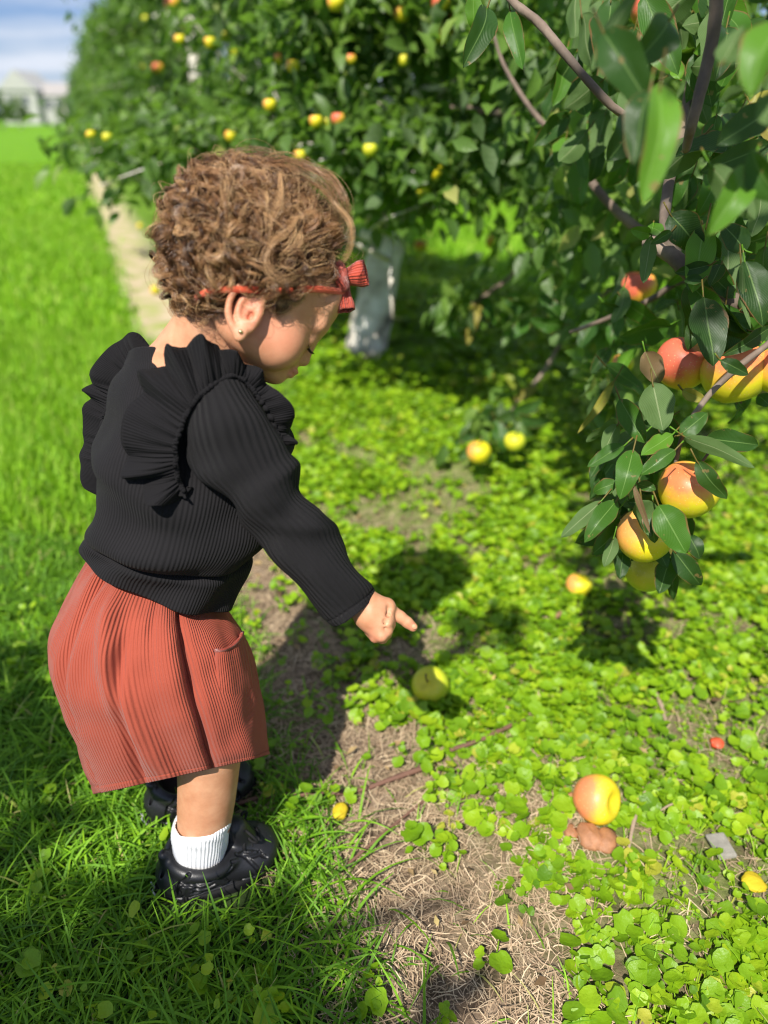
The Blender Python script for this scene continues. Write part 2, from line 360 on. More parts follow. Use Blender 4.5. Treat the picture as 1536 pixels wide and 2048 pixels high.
def offfoot(P):
    k = np.ones(len(P), bool)
    for x, y, a, b_ in FOOT:
        dx = (P[:, 0] - x) * .906 + (P[:, 1] - y) * .42; dy = -(P[:, 0] - x) * .42 + (P[:, 1] - y) * .906
        k &= ((dx / a) ** 2 + (dy / b_) ** 2) > .8
    return k
def edge(P, w=.05): return ucoord(P[:, 0], P[:, 1]) + vnoise(P, 9, 5) * w
Gs = []
P = scatter(52000, -1.3, .15, .25, 1.5, lambda p: (edge(p, .045) < rng.normal(0, .03, len(p))) & offfoot(p)); Gs.append((P, (.018, .055), (.0010, .0021), 4, 1.1))
P = scatter(60000, -2.6, -.2, 1.5, 3.4, lambda p: edge(p) < rng.normal(0, .03, len(p))); Gs.append((P, (.03, .07), (.0018, .003), 3, .6))
P = scatter(60000, -6.5, -1.0, 3.4, 8, lambda p: edge(p) < rng.normal(0, .03, len(p))); Gs.append((P, (.03, .08), (.004, .008), 3, .6))
P = scatter(60000, -14, -2.0, 8, 17, lambda p: edge(p) < rng.normal(0, .03, len(p))); Gs.append((P, (.04, .08), (.012, .02), 3, .6))
P = scatter(9000, .2, 4, 3.5, 9, lambda p: edge(p) > 2.1); Gs.append((P, (.05, .1), (.006, .01), 3, .6))
Q4, Qr = [], []
b1 = blades(Gs[0][0], *Gs[0][1:3], K=4, lie=1.1)
P = scatter(7000, -1.1, .12, .25, 1.2, lambda p: (edge(p, .045) < rng.normal(.01, .04, len(p))) & offfoot(p)); bl = blades(P, (.05, .11), (.0012, .0023), K=6, lie=1.35)
ribbons('long_grass', *bl, np.clip(rng.normal(.5, .2, len(bl[0])), 0, .97), M['grass'], kind='stuff')
r1 = np.clip(rng.normal(.42, .22, len(b1[0])) + .1 * vnoise(Gs[0][0], 14, 8), 0, .97); r1[rng.random(len(r1)) < .03] = 1
ribbons('grass', *b1, r1, M['grass'], kind='stuff')
bs = [blades(g[0], g[1], g[2], K=3, lie=.6) for g in Gs[1:]]
ribbons('lawn_grass', *[np.concatenate([b_[i] for b_ in bs]) for i in range(3)], np.clip(rng.normal(.76, .14, sum(len(b_[0]) for b_ in bs)), 0, .95), M['grass'], kind='stuff')

# straw litter
def straw_ok(p): 
    u = ucoord(p[:, 0], p[:, 1]); return (u > -.05 + rng.normal(0, .02, len(p))) & ((u < .34 + .1 * vnoise(p, 5, 2)) | (rng.random(len(p)) < .22)) & (p[:, 1] < 2.4)
P = scatter(95000, -.6, 1.3, .3, 2.2, straw_ok)
N = len(P); K = 5; L = rng.uniform(.012, .045, N); az = rng.uniform(0, 6.28, N); curl = rng.normal(0, 1.3, N)
s = np.linspace(-.5, .5, K); a_ = az[:, None] + curl[:, None] * s[None]
step = L[:, None] / (K - 1)
xx = np.cumsum(np.cos(a_) * step, 1); yy = np.cumsum(np.sin(a_) * step, 1); zz = gz(P)[:, None] + .0015 + rng.uniform(0, .008, N)[:, None] + rng.normal(0, .22, N)[:, None] * s[None] * L[:, None]
Q = np.stack([P[:, :1] + xx, P[:, 1:] + yy, zz], -1); sd = np.stack([-np.sin(a_), np.cos(a_), np.full_like(a_, .2)], -1)
ribbons('straw_litter', Q, np.broadcast_to(rng.uniform(.00025, .0007, N)[:, None], (N, K)).copy(), nrm(sd), np.clip(rng.normal(.55, .25, N), 0, 1), M['straw'], kind='stuff')

# round leaved ground cover : little plants of several leaves
def cover(name, C0, rr, hmax, nl, spread, K=10):
    N0 = len(C0); n = rng.integers(nl[0], nl[1], N0); idx = np.repeat(np.arange(N0), n); N = len(idx)
    az = rng.uniform(0, 6.28, N); di = rng.uniform(.2, 1, N) * spread
    r = rng.uniform(*rr, N) * rng.choice([.6, 1, 1.15], N); c = C0[idx] + np.stack([np.cos(az), np.sin(az)], -1) * di[:, None]
    z = gz(c) + rng.uniform(.25, 1, N) * hmax
    # facing direction: up, tipped outwards
    nn = nrm(np.stack([np.cos(az) * .35 + rng.normal(0, .28, N), np.sin(az) * .35 + rng.normal(0, .28, N), np.ones(N)], -1))
    out = np.stack([np.cos(az), np.sin(az), np.zeros(N)], -1); out = nrm(out - nn * (out * nn).sum(-1, keepdims=True)); sd = np.cross(nn, out)
    th = np.linspace(0, 2 * np.pi, K, endpoint=False)
    prof = 1 - .30 * np.exp(-((th - np.pi) / .35) ** 2)     # notch at the stalk
    px = np.cos(th) * prof * 1.05; py = np.sin(th) * prof * (1 - .10 * np.cos(th))
    cup = .16 * (px ** 2 + py ** 2) + .05 * np.sin(th * 3 + 1) 
    ctr = np.stack([c[:, 0], c[:, 1], z], -1)
    jit = 1 + rng.normal(0, .06, (N, K))
    V = ctr[:, None] + r[:, None, None] * (jit[..., None] * (px[None, :, None] * out[:, None] + py[None, :, None] * sd[:, None]) + (cup[None, :] + rng.normal(0, .06, (N, K)))[..., None] * nn[:, None])
    mid = ctr[:, None] + r[:, None, None] * (.5 * jit[..., None] * (px[None, :, None] * out[:, None] + py[None, :, None] * sd[:, None]) + (cup * .2)[None, :, None] * nn[:, None])
    root = np.stack([C0[idx, 0], C0[idx, 1], gz(C0[idx])], -1); att = ctr - out * r[:, None] * .65
    sw = .0007 * np.stack([-np.sin(az), np.cos(az), np.zeros(N)], -1)
    allv = np.concatenate([ctr[:, None] - nn[:, None] * r[:, None, None] * .05, mid, V, (root - sw)[:, None], (root + sw)[:, None], (att + sw)[:, None], (att - sw)[:, None]], 1)
    nv = 1 + 2 * K + 4; b0 = (np.arange(N) * nv)[:, None]; j = np.arange(K); k = (j + 1) % K
    F3 = np.stack([b0 + 0 * j, b0 + 1 + j, b0 + 1 + k], -1).reshape(-1, 3)
    F4 = np.concatenate([np.stack([b0 + 1 + j, b0 + 1 + K + j, b0 + 1 + K + k, b0 + 1 + k], -1).reshape(-1, 4), (b0 + 2 * K + 1 + np.arange(4)).reshape(-1, 4)])
    rnd = np.clip(np.repeat(rng.normal(.5, .2, N0)[idx] + rng.normal(0, .12, N), nv), 0, 1)
    o = mesh(name, allv.reshape(-1, 3), [F4, F3], M['clover'], attrs={'rnd': rnd}); o['kind'] = 'stuff'; return o
ITEMS = [(*G(1192, 1597)[:2], .040), (*G(862, 1370)[:2], .034), (*G(1180, 1690)[:2], .045), (*G(1443, 1705)[:2], .032), (*G(680, 1630)[:2], .02), (*G(1434, 1490)[:2], .014), (*G(1270, 1640)[:2], .018), (*G(1258, 1700)[:2], .018), (*G(1157, 1172)[:2], .03)]
def clear(p):
    k = np.ones(len(p), bool)
    for x, y, r_ in ITEMS: k &= np.hypot(p[:, 0] - x, p[:, 1] - y) > r_
    return k
def cov_ok(th, s0=.08, seed=11, sl=.12, dn=.75):
    def k(p):
        u = ucoord(p[:, 0], p[:, 1]) + .06 * vnoise(p, 6, 4); m = vnoise(p, 5.5, seed) + .5 * vnoise(p, 17, seed + 1)
        pr = np.clip((u - s0) / sl, 0, 1); return (rng.random(len(p)) < pr * np.clip(dn + m * .9, .05, 1)) & (u < 2.1) & clear(p)
    return k
C0 = scatter(9500, -.25, 1.4, .3, 1.35, cov_ok(0, .14, dn=.62))
cover('ground_cover_leaves', C0, (.0042, .0122), .024, (2, 6), .024, 12)
C1 = scatter(22000, -.6, 2.4, 1.2, 2.7, cov_ok(0, .08, dn=.8)); cover('ground_cover_leaves', C1, (.005, .0125), .028, (3, 6), .025, 7)
C2 = scatter(20000, -1.3, 4.2, 2.6, 5.5, cov_ok(0, .28, dn=.9)); cover('ground_cover_leaves', C2, (.010, .021), .05, (3, 5), .04, 6)
C5 = np.array([G(440, 1985)[:2], G(530, 2005)[:2], G(560, 2040)[:2], G(740, 2040)[:2], G(850, 1700)[:2], G(1060, 1670)[:2], G(990, 1925)[:2], G(60, 1950)[:2]]); cover('ground_cover_leaves', C5, (.009, .0145), .035, (4, 7), .026, 16)
C3 = scatter(330, -1.3, .2, .3, 1.3, lambda p: (edge(p) < .22) & offfoot(p)); cover('ground_cover_leaves', C3, (.004, .009), .04, (3, 6), .02, 10)
# small crumbs of clover, low
C4 = scatter(9000, .1, 1.5, .4, 1.6, cov_ok(0, .3, 21)); cover('ground_cover_leaves', C4, (.002, .0045), .008, (2, 4), .012, 6)

P = scatter(900, -.4, 1.6, .3, 2.2, lambda p: (ucoord(p[:, 0], p[:, 1]) > .0) & clear(p))
N = len(P); lz = gz(P) + rng.uniform(.004, .022, N); r = np.random.default_rng(12)
dd = nrm(r.normal(0, 1, (N, 3)) * [1, 1, .25]); nn_ = nrm(r.normal(0, .45, (N, 3)) + [0, 0, 1])
def _lc(ctr, d, n, L, rnd, wr=.5):
    s_ = nrm(np.cross(d, n)); n = np.cross(s_, d); w = (L * wr * .5)[:, None]; L = L[:, None]
    V = np.stack([ctr, ctr + d * L * .4 + s_ * w + n * L * .15, ctr + d * L * .4, ctr + d * L * .4 - s_ * w + n * L * .12, ctr + d * L + n * L * .18], 1); b0 = (np.arange(len(ctr)) * 5)[:, None, None]
    return V.reshape(-1, 3), (b0 + np.array([[0, 2, 1], [0, 3, 2], [1, 2, 4], [2, 3, 4]])[None]).reshape(-1, 3), np.repeat(rnd, 5)
v, f3, rn = _lc(np.stack([P[:, 0], P[:, 1], lz], -1), dd, nn_, r.uniform(.006, .024, N), r.random(N)); o = mesh('dead_leaf_litter', v, f3, M['litter'], attrs={'rnd': rn}); o['kind'] = 'stuff'
P = scatter(4200, -.2, 1.6, .3, 2.4, lambda p: (ucoord(p[:, 0], p[:, 1]) > .12) & clear(p)); bl = blades(P, (.02, .06), (.0007, .0014), K=4, lie=.9); ribbons('sparse_grass', *bl, np.clip(rng.normal(.7, .25, len(bl[0])), 0, 1), M['grass'], kind='stuff')
# ------------------------------------------------------------------ trees
def leafcloud(ctr, d, n, L, rnd, wr=.5):
    """folded pointed leaves: base ctr, direction d, normal n, length L"""
    N = len(ctr); s = np.cross(d, n); s = nrm(s); n = np.cross(s, d); w = L * wr * .5
    prof = [(0, 0, 0), (.3, .85, .10), (.62, .9, .06), (1, 0, -.12)]
    pts = []
    for x, y, z in prof:
        if y == 0: pts.append(ctr + d * (L * x)[:, None] + n * (L * z)[:, None])
        else:
            pts.append(ctr + d * (L * x)[:, None] + s * (w * y)[:, None] + n * (L * (z + .05))[:, None]); pts.append(ctr + d * (L * x)[:, None] + n * (L * z * .4)[:, None]); pts.append(ctr + d * (L * x)[:, None] - s * (w * y)[:, None] + n * (L * (z + .05))[:, None])
    V = np.stack(pts, 1)   # 8 verts
    b0 = (np.arange(N) * 8)[:, None]
    F4 = (b0[:, :, None] + np.array([[1, 4, 5, 2], [2, 5, 6, 3]])[None]).reshape(-1, 4)
    F3 = (b0[:, :, None] + np.array([[0, 1, 2], [0, 2, 3], [4, 7, 5], [5, 7, 6]])[None]).reshape(-1, 3)
    return V.reshape(-1, 3), F4, F3, np.repeat(rnd, 8)
def tree_parts(seed, h=3.3, rad=.85, zlo=.58, nleaf=15000, L=(.048, .085), pale=True):
    r = np.random.default_rng(seed); mb = MB(); tips = []
    trunk = np.array([[-.12, 0, -.05], [-.05, 0, .28], [.13, .05, .75], [.03, .02, 1.4], [0, 0, 2.2], [.05, 0, h * .85]]) + np.vstack([[0, 0, 0], r.normal(0, .04, (5, 3)) * [1, 1, 0]])
    tr = tube(trunk, [.095, .074, .062, .05, .035, .012], 12, 30, .10, seed)
    lim = []; twigs = []
    for k in range(26):
        z0 = r.uniform(.85, h * .8); az = r.uniform(0, 6.28); f_ = min(1, max(.28, 1.18 - abs(z0 - 1.2) / 1.9)); Lb = rad * f_ * r.uniform(.75, 1.05)
        b0 = cr_interp(trunk, 40)[int(np.clip(z0 / (h * .85) * 38, 0, 39))]
        d = np.array([np.cos(az), np.sin(az), 0])
        up = r.uniform(-.05, .5); pth = np.array([b0, b0 + d * Lb * .35 + [0, 0, up * .3], b0 + d * Lb * .7 + [0, 0, up * .45], b0 + d * Lb + [0, 0, up * .3 - .25 * r.random()]]) + r.normal(0, .05, (4, 3)) * [[0], [1], [1], [1]]
        lim.append(tube(pth, [.028, .02, .013, .005], 6, 12)); q = cr_interp(pth, 14)
        for i in range(4, 14): twigs.append((q[i], d, Lb))
        for _ in range(7):
            i = r.integers(5, 13); dd = nrm(d + r.normal(0, .8, 3)); e = q[i] + dd * r.uniform(.2, .5) + [0, 0, -.12 * r.random()]; e[2] = max(e[2], zlo + .1)
            sp_ = np.array([q[i], (q[i] + e) / 2 + r.normal(0, .03, 3), e]); lim.append(tube(sp_, [.008, .005, .002], 4, 6)); qq = cr_interp(sp_, 8)
            for w_ in qq[2:]: twigs.append((w_, dd, Lb))
    T = np.array([t_[0] for t_ in twigs]); D = np.array([t_[1] for t_ in twigs])
    ii = r.integers(0, len(T), nleaf); c = T[ii] + r.normal(0, .075, (nleaf, 3)); c[:, 2] = np.maximum(c[:, 2], zlo + .3 * r.random(nleaf))
    d = nrm(D[ii] * .7 + r.normal(0, .8, (nleaf, 3)) + [0, 0, -.35]); n = nrm(r.normal(0, .55, (nleaf, 3)) + [0, 0, 1])
    rnd = np.clip(.42 + .22 * r.normal(size=nleaf) + .16 * vnoise(c, 3, seed), 0, 1)
    lc = leafcloud(c, d, n, r.uniform(*L, nleaf), rnd)
    return tr, lim, lc
def put_tree(loc, label, parts, rz=0, group='apple trees in the row beyond the child', bark='pale_bark'):
    root = empty('apple_tree', (loc[0], loc[1], 0), label, 'tree', group)
    tr, lim, lc = parts
    Z0 = (0, 0, 0)
    def p(o): o.parent = root; return o
    b_ = MB(); b_.add(*tr)
    for q_ in lim: b_.add(*q_)
    p(b_.build('trunk', M[bark]))
    p(mesh('crown', lc[0], [lc[1], lc[2]], M['tree_leaf'], attrs={'rnd': lc[3]}))
    root.rotation_euler = (0, 0, rz); return root
def copy_tree(src, loc, rz, sc, label, group=None):
    r_ = src.copy(); C.objects.link(r_); r_.location = (loc[0], loc[1], 0); r_.rotation_euler = (0, 0, rz); r_.scale = (sc, sc, sc); r_['label'] = label
    if group: r_['group'] = group
    for ch in src.children:
        c = ch.copy(); C.objects.link(c); c.parent = r_
    return r_
ROW = np.array([-.357, .934])
pa, pb = tree_parts(1, nleaf=22000, h=3.4, rad=.88), tree_parts(2, nleaf=21000, h=3.5, rad=.90)
T1 = put_tree((0.02, 3.05), 'pale-trunked apple tree just beyond the child, first in its row', pa, 0.4)
T2 = put_tree(np.array([0, 3.05]) + ROW * 2.5, 'apple tree directly behind the pale-trunked one, second in its row', pb, 1.0)
lab = ['third apple tree along the row, above the child\'s curls', 'fourth apple tree along the row, nearer the sky', 'fifth apple tree along the row, beside the lawn edge', 'sixth apple tree along the row, hazy and small', 'seventh apple tree along the row, far down the lawn', 'eighth apple tree far down the row near the white house']
for i in range(2, 13):
    copy_tree(T1 if i % 2 else T2, np.array([.10, 3.09]) + ROW * 2.5 * i, i * 1.7, .86 + .05 * (i % 3), lab[i - 2] if i - 2 < len(lab) else 'distant apple tree at the far end of the row')
for i in range(5):
    copy_tree(T2 if i % 2 else T1, np.array([4.6, 4.2]) + ROW * 2.6 * i, i * 2.1, 1.0, 'apple tree of the next row, glimpsed behind the hanging branches on the right', 'apple trees of the next row')

# ------------------------------------------------------------------ far things
def box(mb, c, s, rz=0):
    x, y, z = np.array(s) / 2; V = np.array([[a * x, b_ * y, c_ * z] for a in (-1, 1) for b_ in (-1, 1) for c_ in (-1, 1)])
    ca, sa = math.cos(rz), math.sin(rz); V = V @ np.array([[ca, sa, 0], [-sa, ca, 0], [0, 0, 1]]) + c
    mb.add(V, [[0, 1, 3, 2], [4, 6, 7, 5], [0, 4, 5, 1], [2, 3, 7, 6], [0, 2, 6, 4], [1, 5, 7, 3]])
hc = W(85, 235, 100); hc[2] = 0
hs = empty('house', hc, 'white gabled house far off beyond the lawn, left of the trees', 'house')
def hb(name, m, items, roof=None):
    mb = MB()
    for c, s in items: box(mb, np.array(c) + hc, s)
    return mb.build(name, M[m], hs, smooth=False)
hb('wall', 'house_wall', [((-1.2, 0, 2.0), (4.6, 7, 4.0)), ((2.6, .6, 1.7), (3.4, 6, 3.4))])
mb = MB()
V = np.array([[-3.8, -3.7, 3.9], [1.4, -3.7, 3.9], [-1.2, -3.7, 6.2], [-3.8, 3.7, 3.9], [1.4, 3.7, 3.9], [-1.2, 3.7, 6.2]]) + hc
mb.add(V, [[0, 3, 5, 2], [1, 2, 5, 4]], [[0, 2, 1], [3, 4, 5]]); mb.build('roof', M['house_wall'], hs, smooth=False)
mb = MB(); V = np.array([[.9, -2.6, 3.3], [4.6, -2.6, 3.3], [4.6, .6, 4.9], [.9, .6, 4.9], [.9, 3.8, 3.3], [4.6, 3.8, 3.3]]) + hc
mb.add(V, [[0, 1, 2, 3], [3, 2, 5, 4]], [[0, 3, 4], [1, 5, 2]]); mb.build('roof', M['house_roof'], hs, smooth=False)
for x, z in ((-2.3, 2.7), (-.3, 2.7), (2.2, 2.3), (3.4, 2.3)):
    hb('window', 'window_glass', [((x, -3.52 if x < 1 else -2.42, z), (.7, .06, 1.1))])
for k, (px, t, s) in enumerate([(5, 62, 1.0), (40, 66, .85), (-40, 60, 1.1), (132, 80, .95)]):
    g = W(px, 235, t); copy_tree(T2, g[:2], k * 1.3, s * 1.05, ['dark round tree at the left edge, in front of the house', 'dark round tree left of the house, second from the edge', 'dark tree cut by the left edge', 'grey-green tree right of the house'][k], 'trees around the far house')
pbk = tube(np.array([[0, 0, 0], [0, 0, .1]]), [.1, .1], 6)

# ------------------------------------------------------------------ apples
def apple_mesh(seed=0):
    r = np.random.default_rng(seed); n, m_ = 26, 32; u = np.linspace(0, np.pi, n)
    th = np.linspace(0, 2 * np.pi, m_, endpoint=False)
    rr = np.sin(u) ** .86 * (1 + .10 * np.cos(u)) ; zz = .93 * np.cos(u) - .30 * np.exp(-(u / .34) ** 2) + .16 * np.exp(-((np.pi - u) / .30) ** 2)
    lob = 1 + .035 * np.cos(5 * th)[None] * ((np.pi - .0) - u)[:, None] * 0 + .03 * np.cos(5 * th + seed)[None] * (u / np.pi)[:, None] ** 2 + .03 * np.cos(th + seed * 2)[None]
    V = np.stack([rr[:, None] * np.cos(th) * lob, rr[:, None] * np.sin(th) * lob, np.broadcast_to(zz[:, None], (n, m_))], -1)
    return V.reshape(-1, 3), grid_faces(n, m_, True)
AV = [apple_mesh(i) for i in range(3)]
def apple(pos, dia, mt, label, group='apples hanging in the trees', tilt=(0, 0, 0), detail=True, i=0):
    V, F = AV[i % 3]; Rm = Matrix.Rotation(tilt[2], 3, 'Z') @ Matrix.Rotation(tilt[1], 3, 'Y') @ Matrix.Rotation(tilt[0], 3, 'X')
    A = np.array(Rm); V2 = (V * dia / 2.06) @ A.T
    root = mesh('apple', V2, F, M[mt]); root.location = Vector([float(x) for x in pos]); tag(root, label, 'apple', group)
    if detail:
        top = np.array([0, 0, .6]) * dia / 2; st = np.array([top, top + [.002, 0, dia * .22], top + [.006, .002, dia * .40]]) @ A.T
        v, f1, f2 = tube(st, [.0016, .0013, .0018], 6, 6); s_ = mesh('stem', v, [f1, f2], M['stem']); s_.parent = root
        mb = MB()
        for k in range(5):
            a = k * 1.257; b0 = np.array([math.cos(a) * .0035, math.sin(a) * .0035, -dia * .41]); 
            mb.add(np.array([b0 + [-.0015 * math.sin(a), .0015 * math.cos(a), 0], b0 - [-.0015 * math.sin(a), .0015 * math.cos(a), 0], b0 + [math.cos(a) * .001, math.sin(a) * .001, -.005]]) @ A.T, [[0, 1, 2]])
        c_ = mb.build('calyx', M['stem']); c_.parent = root
    return root
hang = [(1375, 980, 122, 'apple_blush', 'large yellow apple with a red blush, largest fruit of the hanging cluster', .86, (.1, .15, 0)),
        (1287, 1072, 112, 'apple_yellow', 'yellow-orange apple half covered by leaves, left of the large blushed one', .87, (.2, -.3, 1)),
        (1292, 1145, 84, 'apple_green', 'green shaded apple lowest in the cluster, just under the yellow-orange one', .97, (.1, .1, 2)),
        (1364, 728, 112, 'apple_red', 'rosy apple behind the big dark leaf above the cluster', .92, (.2, .2, 0)),
        (1468, 748, 132, 'apple_blush', 'green-orange apple behind the thin bare twig', .88, (-.4, .1, 1)),
        (1556, 742, 100, 'apple_blush', 'apple cut by the right edge beside the thin bare twig', .86, (0, 0, 2)),
        (1272, 932, 46, 'apple_yellow', 'small apple nearly hidden under leaves at the top left of the cluster', .95, (0, 0, 0)),
        (1276, 576, 74, 'apple_red', 'red out-of-focus apple left of the thick limb', 1.32, (0, 0, 0)),
        (1246, 728, 44, 'apple_yellow', 'yellow-orange apple peeping out left of the withered brown leaf', 1.25, (0, 0, 0)),
        (1300, 14, 84, 'apple_red', 'red-topped green apple cut by the top edge', .98, (0, 0, 0)),
        (958, 905, 50, 'apple_yellow', 'yellow apple on the low twig, left of a pair', 1.95, (0, 0, 0)),
        (1030, 884, 44, 'apple_green', 'pale green apple on the low twig, right of the yellow one', 1.95, (0, 0, 0)),
        (1012, 379, 40, 'apple_blush', 'blurred orange and yellow apple at mid height right of the pale trunk', 2.5, (0, 0, 0))]
for k, (px, py, d, mt, lb, t, tl) in enumerate(hang):
    apple(W(px, py, t), d / FPX * t, mt, lb, tilt=tl, i=k)
bpy.context.view_layer.update(); _dg = bpy.context.evaluated_depsgraph_get()
bgap = [(870, 345, 36), (848, 385, 30), (905, 45, 46), (885, 72, 34), (805, 28, 34), (808, 122, 28), (880, 5, 40), (1105, 85, 32), (1112, 152, 30), (985, 484, 30), (842, 492, 28), (632, 243, 26), (655, 245, 26), (676, 238, 26), (462, 272, 26), (500, 218, 28), (600, 312, 26), (616, 326, 26), (375, 150, 26), (290, 136, 24), (316, 136, 24), (420, 86, 26), (450, 74, 26), (360, 80, 24), (560, 118, 26), (586, 132, 26), (292, 38, 24), (344, 8, 34), (672, 6, 36), (466, 106, 26), (1062, 860, 34), (700, 120, 26), (540, 210, 24), (740, 300, 28), (1262, 408, 30), (182, 270, 18), (215, 275, 20)]
mts = ['apple_yellow', 'apple_green', 'apple_yellow', 'apple_blush', 'apple_yellow', 'apple_green', 'apple_red']
for k, (px, py, d) in enumerate(bgap):
    dr = nrm(W(px, py, 1) - EYE); ht = S.ray_cast(_dg, Vector(EYE + dr * 1.6), Vector(dr)); t = 1480 * .066 / d * .93; mt = mts[k % 7]
    if ht[0] and ht[4] and ht[4].name.startswith(('crown', 'trunk')): t = float((np.array(ht[1]) - EYE) @ FWD) - .03
    dia_ = min(.068, max(.036, d * 1.0 / FPX * t))
    if (px, py) in ((905, 45), (1062, 860)): mt = 'apple_red'
    side = 'left of the child\'s head' if px < 340 else 'above the child\'s hair' if px < 700 else 'in the upper middle of the picture' if px < 960 else 'among the branches on the right'
    apple(W(px, py, t), dia_, mt, 'blurred %s apple in the foliage %s' % ({'apple_yellow': 'yellow', 'apple_green': 'yellow-green', 'apple_blush': 'orange', 'apple_red': 'reddish'}[mt], side), 'out of focus apples in the background foliage', detail=False, i=k)
g = G(1192, 1597, .033); apple(g, .070, 'apple_cheek', 'fallen yellow apple with a pink cheek lying on the ground cover', 'apples lying on the ground', tilt=(.9, .9, .3), i=0, detail=False)
g = G(862, 1370, .030); apple(g, .066, 'apple_green', 'fallen green apple with small dark spots, under the pointing hand', 'apples lying on the ground', tilt=(.5, -.4, 0), i=1)
for px, py, mt, lb in ((310, 580, 'apple_yellow', 'yellow fallen apple on the bare strip behind the child\'s neck'), (280, 452, 'apple_yellow', 'yellow fallen apple on the bare strip left of the hair'), (1157, 1172, 'apple_yellow', 'orange-yellow blurred fallen apple in the shade just left of the hanging cluster')):
    g = G(px, py, .025); apple(g, .055, mt, lb, 'apples lying on the ground', detail=False)

# ------------------------------------------------------------------ near tree : hero branches and leaves
NT = empty('apple_tree', (.98, .60, 0), 'apple tree at the right edge reaching into the picture with sharp leaves', 'tree')
def brl(name, pts, n=24, sides=10, wob=.05):
    P = np.array([W(p[0], p[1], p[2]) for p in pts]); r_ = [p[3] / FPX * p[2] / 2 for p in pts]
    v, f1, f2 = tube(P, r_, sides, n, wob, len(pts)); return mesh(name, v, [f1, f2], M['bark'], NT)
tk = np.array([[.98, .6, -.05], [.99, .62, .4], [.93, .66, .8], [.9, .72, 1.3], [.85, .8, 2.0]])
v, f1, f2 = tube(tk, [.10, .085, .07, .05, .02], 14, 30, .05); mesh('trunk', v, [f1, f2], M['bark'], NT)
brl('branch', [(1760, 700, .95, 50), (1536, 622, .88, 42), (1450, 600, .87, 40), (1395, 560, .86, 36), (1342, 510, .87, 32), (1300, 487, .88, 30), (1292, 484, .88, 28)])
brl('branch', [(1345, 515, .87, 24), (1330, 460, .87, 22), (1334, 390, .88, 22), (1352, 300, .92, 22), (1380, 180, .98, 20), (1400, 40, 1.05, 18)])
brl('branch', [(1436, -60, .70, 28), (1430, 40, .72, 27), (1414, 130, .74, 25), (1386, 240, .76, 22), (1372, 300, .80, 16)])
brl('branch', [(985, -50, .86, 16), (1030, 8, .85, 17), (1080, 48, .84, 18), (1150, 132, .83, 17), (1215, 205, .84, 16), (1262, 245, .86, 15), (1330, 340, .90, 12)])
brl('branch', [(1640, 600, .84, 16), (1536, 688, .80, 13), (1475, 735, .80, 13), (1420, 788, .82, 12), (1378, 845, .84, 11), (1362, 880, .86, 9), (1345, 950, .88, 8), (1318, 1010, .89, 6)])
brl('branch', [(1500, 520, 1.4, 26), (1380, 515, 1.35, 24), (1280, 462, 1.32, 20), (1190, 375, 1.32, 17), (1140, 290, 1.34, 14), (1075, 235, 1.36, 11), (1010, 135, 1.4, 8), (985, 60, 1.4, 6)])
brl('branch', [(1480, 560, 1.15, 18), (1370, 560, 1.15, 15), (1300, 600, 1.18, 12), (1220, 635, 1.2, 10), (1140, 665, 1.25, 7)])
brl('branch', [(1420, 470, 2.0, 16), (1250, 560, 2.05, 12), (1150, 640, 2.1, 9), (1090, 740, 2.1, 8), (1030, 810, 2.1, 7), (1000, 860, 2.08, 5)])
brl('branch', [(1330, 300, 2.2, 20), (1180, 420, 2.2, 16), (1060, 520, 2.2, 12), (1000, 570, 2.2, 9), (930, 620, 2.2, 6)])
brl('branch', [(1400, 380, 1.9, 20), (1100, 250, 1.9, 18), (960, 220, 2.0, 14), (900, 215, 2.0, 8)])
def hero_leaf(mb, b, t_, wpx, t, tone=.4, under=False, dt=0.0, roll=0.0, bend=.12, fold=.25, curl=0.0):
    """b,t_: base and tip in the photo; t depth of the base, dt tip depth offset"""
    P0 = W(b[0], b[1], t); P1 = W(t_[0], t_[1], t + dt); L = np.linalg.norm(P1 - P0); d = (P1 - P0) / L; w = wpx * 1.13 / FPX * t / 2
    view = nrm((P0 + P1) / 2 - EYE); n = -view; n = nrm(n - d * (n @ d)); s = np.cross(d, n)
    ca, sa = math.cos(roll), math.sin(roll); n, s = n * ca + s * sa, s * ca - n * sa
    if under: n = -n; s = -s
    K, Mw = 15, 7; u = np.linspace(0, 1, K); q = np.linspace(-1, 1, Mw)
    prof = np.sin(np.pi * np.clip(u, 0, 1) ** .82) ** .62 * (1 - .12 * u); prof[0] = .04; prof[-1] = .02
    wv = np.random.default_rng(int(abs(b[0] * 7 + b[1]))); ph = wv.uniform(0, 6, 3)
    V = np.zeros((K, Mw, 3))
    for i, uu in enumerate(u):
        for j, qq in enumerate(q):
            ser = 1 + (.05 * math.sin(uu * 75) if abs(qq) == 1 else 0)
            x = qq * prof[i] * ser; zf = fold * abs(x) * w + curl * x * x * w + .10 * w * math.sin(uu * 9 + ph[0] + qq * 2) * abs(qq)
            V[i, j] = P0 + d * L * uu + s * w * x + n * (zf + bend * L * math.sin(math.pi * uu) + .03 * L * math.sin(uu * 7 + ph[1]))
    uv = np.stack(np.broadcast_arrays((q * .5 + .5)[None, :] * np.ones((K, 1)), u[:, None]), -1).reshape(-1, 2)
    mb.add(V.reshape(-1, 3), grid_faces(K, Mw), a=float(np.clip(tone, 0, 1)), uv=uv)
    # stalk
    pe = P0 - d * L * .22 + np.array([0, 0, .004]); v, f1, f2 = tube(np.array([pe, P0, P0 + d * L * .1]), [.0011, .0010, .0008], 4, 5); mb.add(v, f1, f2, a=.8)
mb = MB()
